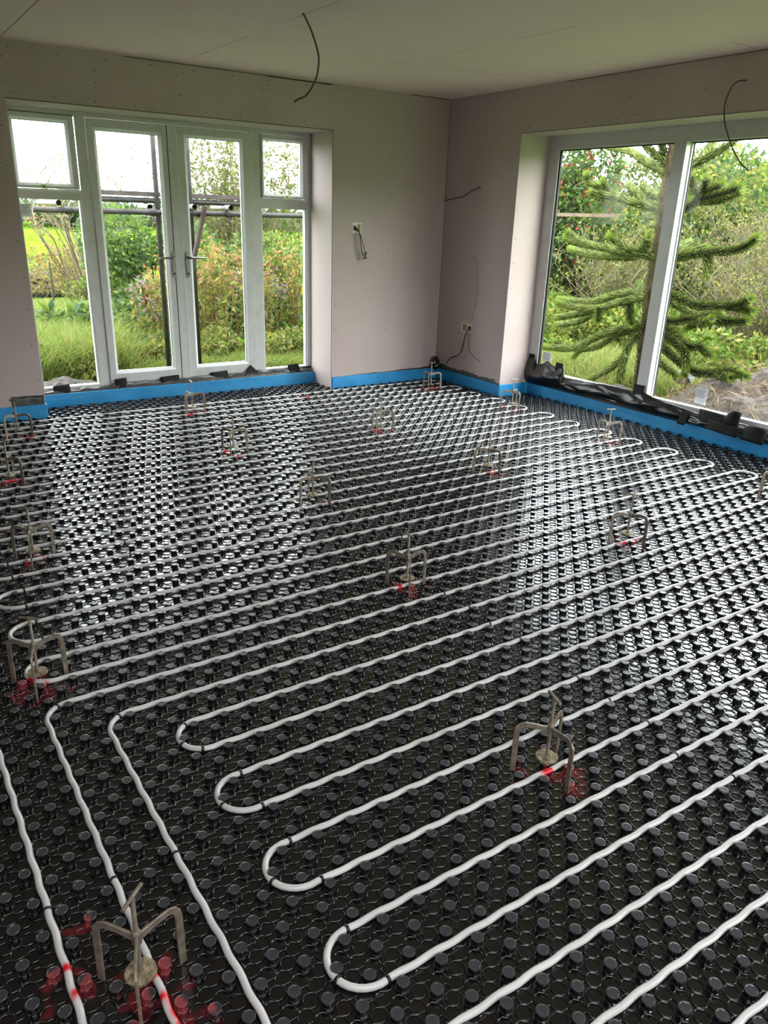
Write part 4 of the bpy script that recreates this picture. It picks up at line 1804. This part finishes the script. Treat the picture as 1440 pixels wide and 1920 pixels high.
protos = []
for v in range(3):
    protos.append(weed_proto('flowering_weed', .85, 'balsam'))
for v in range(2):
    protos.append(weed_proto('seeding_weed', 1.0, 'herb'))
used = set()
spots = []
for i in range(58):
    y = random.uniform(9.4, 11.4)
    x = random.uniform(2.75 + (y - 9.4) * .3, 6.0)
    spots.append((x, y))
spots.sort(key=lambda s: -s[1])
for i, (x, y) in enumerate(spots):
    k = random.choice((0, 1, 2, 3, 3, 4, 4))
    root, parts = protos[k]
    sc = random.uniform(.75, 1.15) * (1.12 if k > 2 else 1)
    z = ground(x, y)
    if k not in used:
        used.add(k)
        o = root
        o.location = (x, y, z)
        o.scale = (sc, sc, sc)
    else:
        o = copy_tree(root, parts, (x, y, z), random.uniform(0, 6.28), sc)
    if k < 3:
        tag(o, 'leafy weed with pink flowers in the border beyond the french doors', 'weed', 'pink flowering weeds in the border')
    else:
        tag(o, 'tall orange seeding weed in the border beyond the french doors', 'weed', 'orange seeding weeds in the border')

# --- shrubs behind the doors
for i, (x, y, lab) in enumerate(((2.15, 9.0, 'leafy plant with pink flowers in the grass left of the french doors'), (1.95, 8.45, 'small yellow green plant near the soil heap'), (2.75, 8.95, 'low leafy undergrowth outside the left french door'), (3.35, 9.05, 'low leafy undergrowth at the foot of the left scaffold pole'),
                                 (3.95, 9.0, 'low leafy undergrowth outside the right french door'), (4.6, 9.1, 'low leafy undergrowth left of the right side window'))):
    shrub('undergrowth', x, y, .85, .42, 1500, .06, ['yellow', 'green', 'olive'], lab, 'undergrowth', twigs=0, nl=7, accent=('pink', 26, .035))
shrub('garden_shrub', 3.95, 12.4, 2.0, 1.75, 7000, .09, ['green', 'green', 'bluegreen'], 'broad bright green shrub behind the left french door')
shrub('garden_shrub', 5.3, 12.2, 2.0, 1.55, 8000, .07, ['green', 'olive', 'bluegreen'], 'green shrub behind the right french door')
shrub('garden_shrub', 6.35, 11.4, 2.0, 1.75, 9000, .06, ['bluegreen', 'green', 'yellow'], 'grey green shrub with red berries behind the right side window', accent=('red', 160, .05))
shrub('garden_shrub', 6.1, 9.9, 1.1, 1.0, 2200, .08, ['green', 'bluegreen'], 'low green shrub outside the right side window')
shrub('garden_shrub', 2.35, 10.6, .7, .62, 800, .12, ['bluegreen', 'green'], 'small broad leaved plant in the grass left of the doors')
whip_tree('willow_shrub', 6.0, 13.8, 3.7, 2.6, 110, 'tall willow with thin upright leafy shoots behind the right french door', ('olive', 'green', 'olive'), .07, 80, .010)
whip_tree('willow_shrub', 7.1, 13.6, 2.7, 1.6, 26, 'lower willow with sparse shoots behind the right side window', ('olive', 'green'), .075, 40, .010)
# bare branching tree and yellow bush at the left
whip_tree('bare_tree', 4.0, 16.2, 2.9, 3.6, 34, 'nearly bare spreading tree behind the left side window', ('orange', 'olive'), .06, 30, .018, 'tree', bend=.9, forks=5)
shrub('garden_shrub', 4.3, 18.8, 1.9, 1.25, 4000, .08, ['yellow', 'orange', 'olive'], 'yellow autumn bush on the lawn seen through the left side window')
shrub('garden_shrub', 4.9, 22.0, 3.2, 1.0, 3600, .10, ['bluegreen', 'dark', 'green'], 'low grey green bush beside the logs on the lawn')
shrub('garden_shrub', 4.1, 15.6, 1.3, .7, 2000, .08, ['green', 'yellow'], 'low bright bush at the edge of the lawn')
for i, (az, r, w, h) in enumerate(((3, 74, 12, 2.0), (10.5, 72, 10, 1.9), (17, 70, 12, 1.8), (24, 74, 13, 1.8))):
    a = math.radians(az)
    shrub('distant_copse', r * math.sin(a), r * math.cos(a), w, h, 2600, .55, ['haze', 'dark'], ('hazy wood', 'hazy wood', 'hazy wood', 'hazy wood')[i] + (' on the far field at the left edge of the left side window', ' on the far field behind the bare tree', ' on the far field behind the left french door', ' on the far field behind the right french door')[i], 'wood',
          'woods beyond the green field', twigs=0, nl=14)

# --- thicket and hedges behind the big window
for i, (x, y, w, h, m, lab, n) in enumerate((
        (12.6, 9.4, 4.2, 2.9, ['yellow', 'green', 'bluegreen'], 'tall pale green hedge tree on the left of the big window view', 9000),
        (14.6, 11.0, 4.0, 3.0, ['olive', 'dark', 'green'], 'dark textured hedge on the skyline behind the left pane', 8000),
        (15.6, 8.6, 4.0, 2.5, ['olive', 'yellow', 'dark'], 'olive hedge behind the monkey puzzle tree', 8000),
        (14.4, 13.2, 4.6, 2.9, ['olive', 'green', 'dark'], 'dark hedge on the skyline at the left of the big window view', 9000),
        (12.8, 12.2, 2.6, 2.4, ['green', 'yellow', 'bluegreen'], 'pale hedge beside the shrub with red berries', 5200),
        (11.2, 10.8, 2.0, 2.9, ['bluegreen', 'green'], 'grey green shrub with red berries at the left edge of the big window', 5200))):
    shrub('hedge', x, y, w, h * (1.3 if i == 5 else 1.08), int(n * 2.8), .095, m, lab, 'hedge', accent=('red', 900, .075) if i == 5 else None)
for i, (x, y, w, h, n, lab) in enumerate((
        (11.4, 7.0, 2.8, 2.2, 120, 'thicket of pale upright twigs behind the left pane'),
        (11.6, 5.2, 2.6, 2.0, 130, 'thicket of beige twigs right of the monkey puzzle tree'),
        (10.8, 3.6, 2.6, 2.5, 140, 'tangled bare thicket at the right of the big window view'),
        (12.6, 3.9, 3.2, 3.0, 130, 'tall bare twigs rising against the hill field'),
        (10.4, 8.6, 2.2, 1.7, 100, 'pale twiggy thicket low at the left edge of the big window'),
        (10.2, 6.0, 2.2, 1.6, 110, 'twiggy thicket directly behind the lower limbs of the monkey puzzle tree'),
        (9.7, 4.6, 1.8, 1.5, 100, 'dense low twigs behind the rubble mound'))):
    whip_tree('twig_thicket', x, y, h, w, n, lab, ('olive', 'yellow', 'olive', 'green'), .045, 46 if i != 1 else 30, .0085, 'thicket', bend=.6, forks=6)
shrub('garden_shrub', 9.4, 7.6, 1.6, .75, 2600, .09, ['green', 'grassg', 'yellow'], 'low bright leafy growth at the foot of the monkey puzzle tree')
for x, y, lab in ((8.3, 8.2, 'leafy bright plant at the left foot of the big window view'), (9.2, 9.1, 'leafy plant under the red berried shrub'), (10.2, 9.9, 'dense low plants below the hedge')):
    shrub('garden_shrub', x, y, 1.3, .85, 2400, .08, ['green', 'yellow', 'grassg'], lab)
shrub('garden_shrub', 9.2, 5.4, 1.5, .7, 2200, .08, ['green', 'grassg', 'yellow'], 'bright undergrowth behind the rubble mound')
shrub('garden_shrub', 9.2, 4.3, 1.1, .75, 1500, .08, ['green', 'yellow', 'orange'], 'orange tinged undergrowth right of the mullion', accent=('red', 60, .04))


# --- monkey puzzle tree
def rope(mbV, mbQ, path, r_core, leaf, step, nring, taper=.85):
    """spiny rope: a core with rings of pointed leaves lying forward"""
    sp = smooth_path(path, 10)
    seg = [np.linalg.norm(sp[i + 1] - sp[i]) for i in range(len(sp) - 1)]
    L = sum(seg)
    n = max(4, int(L / step))
    cum = np.r_[0, np.cumsum(seg)]
    S = np.linspace(0, L, n)
    P = np.stack([np.interp(S, cum, [p[k] for p in sp]) for k in range(3)], 1)
    T = np.gradient(P, axis=0)
    T /= np.linalg.norm(T, axis=1)[:, None] + 1e-9
    up = np.array([0, 0, 1.0])
    for i in range(n):
        f = i / max(1, n - 1)
        k = (1 - (1 - taper) * f)
        t = T[i]
        a = np.cross(t, up if abs(t[2]) < .9 else np.array([1.0, 0, 0]))
        a /= np.linalg.norm(a)
        b = np.cross(t, a)
        ph = (i % 2) * PI / nring + random.uniform(-.2, .2)
        for j in range(nring):
            an = ph + 2 * PI * j / nring
            o = math.cos(an) * a + math.sin(an) * b
            s = -math.sin(an) * a + math.cos(an) * b
            l = leaf * k * random.uniform(.85, 1.15)
            p0 = P[i] + o * r_core * k * .7
            d = t * .72 + o * .66
            w = s * l * .19
            mbV.append(np.stack([p0, p0 + d * l * .4 + w, p0 + d * l + t * l * .25, p0 + d * l * .4 - w]))
    return P


TX = 6.9
tree = empty('monkey_puzzle_tree', (TX, 5.45, -.3))
tp = [at(u, v, 0, TX) for u, v in ((1190, 800), (1196, 740), (1206, 640), (1216, 560), (1229, 480), (1243, 400), (1256, 310), (1266, 245), (1274, 190))]
tp[0][2] = -.3
org = np.array([TX, 5.45, -.3])
mbt = MB()
mbt.tube([p - org for p in smooth_path(tp, 6)], .040, 10)
trunk = mbt.build('trunk', LM['bark'], tree)
sv = []
rope(sv, None, tp, .050, .060, .026, 8, 1.0)
V = np.concatenate(sv) - org
M['scale'] = leaf_mat('trunk_scales', srgb(134, 120, 84), srgb(176, 160, 112), .1)
fast_mesh('trunk_scales', V, np.arange(len(V)).reshape(-1, 4), M['scale'], tree)
BR = [
    ([(1250, 322), (1215, 305), (1178, 283), (1142, 276)], .5), ([(1254, 305), (1228, 290), (1200, 262), (1180, 262)], -.4),
    ([(1262, 322), (1300, 308), (1340, 288), (1368, 270), (1396, 250)], .3), ([(1330, 292), (1334, 270)], .3), ([(1246, 300), (1240, 266)], -.2),
    ([(1240, 393), (1200, 383), (1160, 371), (1140, 355), (1130, 342)], -.6), ([(1162, 371), (1135, 366), (1108, 360)], -.7), ([(1160, 369), (1128, 350), (1104, 342), (1100, 328)], -.6),
    ([(1210, 382), (1195, 362), (1180, 348)], .3), ([(1238, 366), (1222, 362), (1206, 350)], .5), ([(1240, 372), (1246, 350)], .4),
    ([(1245, 400), (1280, 393), (1308, 373), (1300, 350), (1296, 330)], -.5), ([(1308, 372), (1320, 352), (1322, 336)], -.5), ([(1310, 373), (1330, 360), (1353, 348)], -.4),
    ([(1308, 375), (1345, 366), (1386, 352)], -.6), ([(1308, 377), (1350, 374), (1388, 359)], -.2),
    ([(1230, 484), (1197, 474), (1165, 460), (1143, 443)], -.5), ([(1197, 474), (1210, 462), (1216, 446)], -.4), ([(1197, 476), (1138, 466), (1090, 455), (1062, 446)], -.1),
    ([(1100, 457), (1080, 447), (1067, 436)], -.1), ([(1200, 480), (1138, 481), (1100, 476), (1070, 467)], .4), ([(1130, 479), (1112, 470)], .4),
    ([(1236, 486), (1263, 483), (1323, 474), (1375, 469), (1400, 460), (1418, 446)], -.5), ([(1263, 474), (1295, 470), (1320, 464)], .4), ([(1263, 468), (1292, 455)], .7),
    ([(1324, 478), (1328, 492), (1325, 512)], -.3),
    ([(1213, 556), (1180, 550), (1153, 554), (1107, 566), (1049, 561)], .2), ([(1211, 558), (1165, 566), (1122, 578), (1080, 576), (1046, 568)], -.5),
    ([(1122, 578), (1085, 588), (1046, 595)], -.2), ([(1116, 585), (1085, 602), (1046, 608)], .4), ([(1122, 580), (1121, 600)], -.5), ([(1180, 566), (1180, 585), (1184, 606)], -.4),
    ([(1203, 556), (1199, 532)], .3), ([(1216, 550), (1257, 553), (1305, 571), (1367, 574), (1410, 583)], -.5), ([(1365, 574), (1388, 570), (1406, 561)], -.6),
    ([(1220, 558), (1263, 568), (1305, 590), (1351, 584)], .5), ([(1218, 580), (1253, 602), (1296, 598), (1315, 606), (1333, 598)], -.7), ([(1330, 598), (1365, 603), (1400, 602)], -.4),
    ([(1200, 616), (1183, 613), (1122, 630), (1076, 652), (1018, 650)], -.4), ([(1200, 618), (1160, 625), (1122, 648), (1090, 655), (1076, 668)], .3),
    ([(1200, 622), (1183, 635), (1171, 666), (1145, 690), (1107, 710)], -.5), ([(1172, 666), (1166, 690), (1162, 712)], -.6),
    ([(1208, 612), (1250, 617), (1290, 648), (1310, 650), (1330, 667)], -.5), ([(1208, 618), (1250, 630), (1284, 664), (1284, 700)], -.7),
    ([(1200, 660), (1238, 681), (1269, 704)], .2), ([(1230, 640), (1290, 690), (1327, 700), (1367, 695), (1397, 706)], -.9), ([(1340, 700), (1370, 708)], -.9),
]
M['spine'] = leaf_mat('monkey_puzzle_leaf', srgb(80, 110, 50), srgb(204, 220, 118), .25)
M['limb'] = mat('limb_bark', dk(srgb(60, 74, 44)), .9)
M['tip'] = leaf_mat('monkey_puzzle_tip', srgb(156, 190, 66), srgb(188, 212, 96), .3)
for pix, dxx in BR:
    dxx = dxx * .6
    n = len(pix)
    base_dep = 0.0
    # side shoots start at the depth of their parent; here every limb starts on the trunk plane and drifts in depth
    path = []
    start_off = dxx * .55 if abs(pix[0][0] - 1225) > 48 else 0.0
    for q, (u, v) in enumerate(pix):
        t = q / (n - 1)
        path.append(at(u, v, 0, TX + start_off + (dxx - start_off) * t))
    mb = MB()
    mb.tube([p - org for p in smooth_path(path, 6)], .018, 6)
    limb = mb.build('limb', M['limb'], tree)
    sv = []
    rope(sv, None, path, .024, .060, .019, 10, .85)
    V = np.concatenate(sv) - org
    nq = len(V) // 4
    mi = (np.arange(nq) > nq * .88).astype(int)
    fast_mesh('limb_spines', V, np.arange(len(V)).reshape(-1, 4), [M['spine'], M['tip']], limb, midx=mi)
tag(tree, 'monkey puzzle tree with spiny curving branches outside the big window', 'tree')


# --- rubble mound and stones
def mound(name, x, y, w, d, h, label, mats, straw=0):
    root = empty(name, (x, y, ground(x, y)))
    n = 40
    vs, fs = [], []
    for i in range(n):
        for j in range(n):
            u, v = i / (n - 1) * 2 - 1, j / (n - 1) * 2 - 1
            r = math.hypot(u, v)
            z = h * max(0, 1 - r ** 1.6) * (1 + .18 * math.sin(u * 9 + 1) * math.cos(v * 7)) + .03 * random.random() * (r < 1)
            vs.append((u * w / 2, v * d / 2, z - .03))
    for i in range(n - 1):
        for j in range(n - 1):
            fs.append((i * n + j, (i + 1) * n + j, (i + 1) * n + j + 1, i * n + j + 1))
    mesh_obj('heap', vs, fs, mats, root, smooth=False)
    if straw:
        P = np.array([vs[random.randrange(len(vs))] for _ in range(straw)]) + rng.normal(size=(straw, 3)) * .03
        P[:, 2] += .04
        P = P[P[:, 2] > .05]
        V, Q = leaves(len(P), P, .16 * (.4 + rng.random(len(P))), aspect=14)
        fast_mesh('straw', V, Q, M['straw'], root)
    tag(root, label, 'mound')
    return root


mound('rubble_mound', 6.75, 3.75, 2.0, 2.3, .52, 'mound of rubble and dry straw outside the right pane', M['rubble'], 2600)
mound('rubble_mound', 6.4, 5.2, 1.3, 1.2, .22, 'low dark gravel heap at the foot of the window mullion', M['soil'], 200)
mound('soil_heap', 1.55, 7.9, 1.7, 1.1, .20, 'dark stony soil heap outside the left side window', M['soil'])
mound('soil_heap', 3.7, 8.6, 1.4, .7, .10, 'low stony soil bank at the foot of the french doors', M['soil'])


def stone(x, y, z, s, label, sq=(1, .7, .5)):
    bm = bmesh.new()
    bmesh.ops.create_icosphere(bm, subdivisions=2, radius=1)
    r = random.Random(int(x * 100))
    for v in bm.verts:
        v.co = Vector((v.co.x * sq[0], v.co.y * sq[1], v.co.z * sq[2])) * s * (.85 + .3 * r.random())
    me = bpy.data.meshes.new('stone')
    bm.to_mesh(me)
    bm.free()
    me.materials.append(M['stone'])
    o = bpy.data.objects.new('stone', me)
    COL.objects.link(o)
    o.location = (x, y, z)
    o.rotation_euler = (0, 0, r.random() * 6)
    tag(o, label, 'stone')


p = at(95, 672, 2, -.02)
stone(p[0], p[1], -.06, .17, 'large pale stone beside the soil heap')
p = at(140, 680, 2, -.05)
stone(p[0], p[1], -.15, .12, 'pale stone lying in the grass right of the large stone')
p = at(133, 692, 2, -.1)
stone(p[0], p[1], -.15, .08, 'small pale stone nearest the left side window')
p = at(1283, 703, 0, 7.2)
stone(p[0], p[1], p[2] - .02, .14, 'flat stone on the crest of the rubble mound')

# log stack and block on the lawn
lg = empty('log_stack', (3.85, 20.3, ground(3.85, 20.3)))
for i in range(5):
    mb = MB()
    yy_, zz_ = (i % 3) * .3 - (.15 if i > 2 else .3), .15 + (.26 if i > 2 else 0)
    mb.tube([(-.6 + .1 * i * .3, yy_, zz_), (.6, yy_, zz_)], .15, 12)
    mb.build('log', LM['bark'], lg)
tag(lg, 'stack of cut logs at the back of the lawn', 'log stack')

# wire fence across the lawn
fc = empty('wire_fence', (2.3, 12.8, ground(2.3, 12.8)))
z0 = ground(2.3, 12.8)
mb = MB()
for i in range(34):
    x = -1.5 + i * .08
    mb.tube([(x, 0, 0), (x + .75, 0, .9)], .0016, 3, caps=False)
    mb.tube([(x + .75, 0.004, 0), (x, 0.004, .9)], .0016, 3, caps=False)
mb.tube([(-1.5, 0, .9), (1.9, 0, .9)], .002, 4, caps=False)
mb.build('wire_mesh', M['scaf'], fc)
for x in (.30, 1.85):
    mb = MB()
    mb.tube([(x, 0, -.1), (x, 0, 1.0)], .013, 6)
    mb.build('fence_post', M['scaf'], fc)
tag(fc, 'thin wire mesh fence across the lawn behind the left side window', 'fence')

# ------------------------------------------------------------------ scaffolding outside the doors
def pole(name, a, b, r, m, lab, grp=None, hollow=False):
    c = tuple((np.array(a) + np.array(b)) / 2)
    mb = MB()
    a_, b_ = np.array(a, float) - c, np.array(b, float) - c
    mb.tube([a_, b_], r, 16, caps=not hollow)
    if hollow:
        mb.tube([a_, b_], r - .004, 16, 1, caps=False)
        # rims and a dark plug a little inside
        dv = (b_ - a_) / np.linalg.norm(b_ - a_)
        mb.tube([a_ + dv * .05, b_ - dv * .05], r - .005, 12, 1)
    o = mb.build(name, [m, M['gasket']], smooth=False, loc=c)
    for f in o.data.polygons:
        f.use_smooth = len(f.vertices) == 4
    tag(o, lab, 'scaffold tube', grp)
    return o


gp = ground(2.69, 8.0)
pole('scaffold_pole', (2.69, 8.0, gp), (2.685, 8.0, 4.2), .0245, M['scaf'], 'upright scaffold pole seen through the left french door')
pole('scaffold_pole', (3.04, 8.03, gp), (3.03, 8.03, 4.2), .0245, M['scaf'], 'upright scaffold pole seen at the left edge of the right french door')
pole('scaffold_tube', (1.53, 7.95, 1.455), (5.3, 7.95, 1.478), .0245, M['scaf'], 'lowest level scaffold tube crossing behind all the doors')
pole('scaffold_tube', (1.9, 8.06, 1.566), (5.3, 8.06, 1.570), .0245, M['scaf'], 'upper level scaffold tube just under the board')
mb = MB()
mb.box(-1.75, 1.75, -.11, .11, -.019, .019)
o = mb.build('scaffold_board', M['board'], loc=(3.6, 8.14, 1.625))
tag(o, 'grey scaffold board lying on top of the upper tube', 'scaffold board')
a = at(433, 390, 1, 7.72)
b = at(398, 388.5, 1, 8.9)
pole('scaffold_tube', a, b, .0245, M['scafwhite'], 'white painted tube end pointing at the right french door', hollow=True)
a = at(365, 388, 1, 7.72)
b = at(336, 387, 1, 8.9)
pole('scaffold_tube', a, b, .0245, M['scafwhite'], 'white tube end partly behind the meeting doors', hollow=True)
a = at(281, 388, 1, 8.15)
b = at(262, 387, 1, 9.1)
pole('scaffold_tube', a, b, .0245, M['scafwhite'], 'short white tube end left of the upright pole', hollow=True)
a = at(110, 380, 1, 7.9)
b = at(72, 379, 1, 8.9)
pole('scaffold_tube', a, b, .0245, M['scafwhite'], 'white tube end behind the left side window', hollow=True)
a = at(384, 387, 1, 7.86)
b = at(360, 505, 1, 8.02)
d = (b - a)
b2 = a + d * 1.45
pole('scaffold_brace', a, b2, .0245, M['scafpink'], 'sloping rusty scaffold brace with an open top end', hollow=True)


def coupler(x, y, z, lab, rz=0):
    o = empty('scaffold_coupler', (x, y, z), rz)
    mb = MB()
    mb.tube([(-.03, 0, 0), (.03, 0, 0)], .034, 12)
    mb.tube([(0, .05, -.03), (0, .05, .03)], .034, 12)
    mb.box(-.02, .02, .01, .05, -.028, .028)
    mb.build('clamp_body', M['scaf'], o)
    mb = MB()
    mb.tube([(.0, -.02, -.03), (.0, -.03, -.085)], .009, 6)
    mb.tube([(.0, -.028, -.06), (.0, -.03, -.078)], .015, 6)
    mb.build('bolt', M['scaf'], o)
    tag(o, lab, 'scaffold coupler')


coupler(2.62, 7.95, 1.462, 'scaffold coupler just left of the left upright pole')
coupler(3.09, 7.95, 1.465, 'scaffold coupler at the top of the sloping brace')
coupler(3.40, 7.95, 1.467, 'scaffold coupler under the white tube end')
coupler(4.30, 7.95, 1.472, 'scaffold coupler behind the right side window')
coupler(1.83, 7.95, 1.457, 'scaffold coupler behind the left side window')

# batten seen through the left part of the big window, nailed to a post beyond the reveal
bt = empty('timber_batten', (7.5, 7.1, 1.58))
mb = MB()
mb.box(-.022, .022, -.67, 1.1, -.019, .019)
mb.build('batten', M['timber'], bt)
mb = MB()
mb.box(.022, .10, .95, 1.03, ground(7.5, 8.1) - 1.58, .3)
mb.build('post', M['timber'], bt)
tag(bt, 'pale timber batten running level outside the left pane of the big window', 'timber batten')
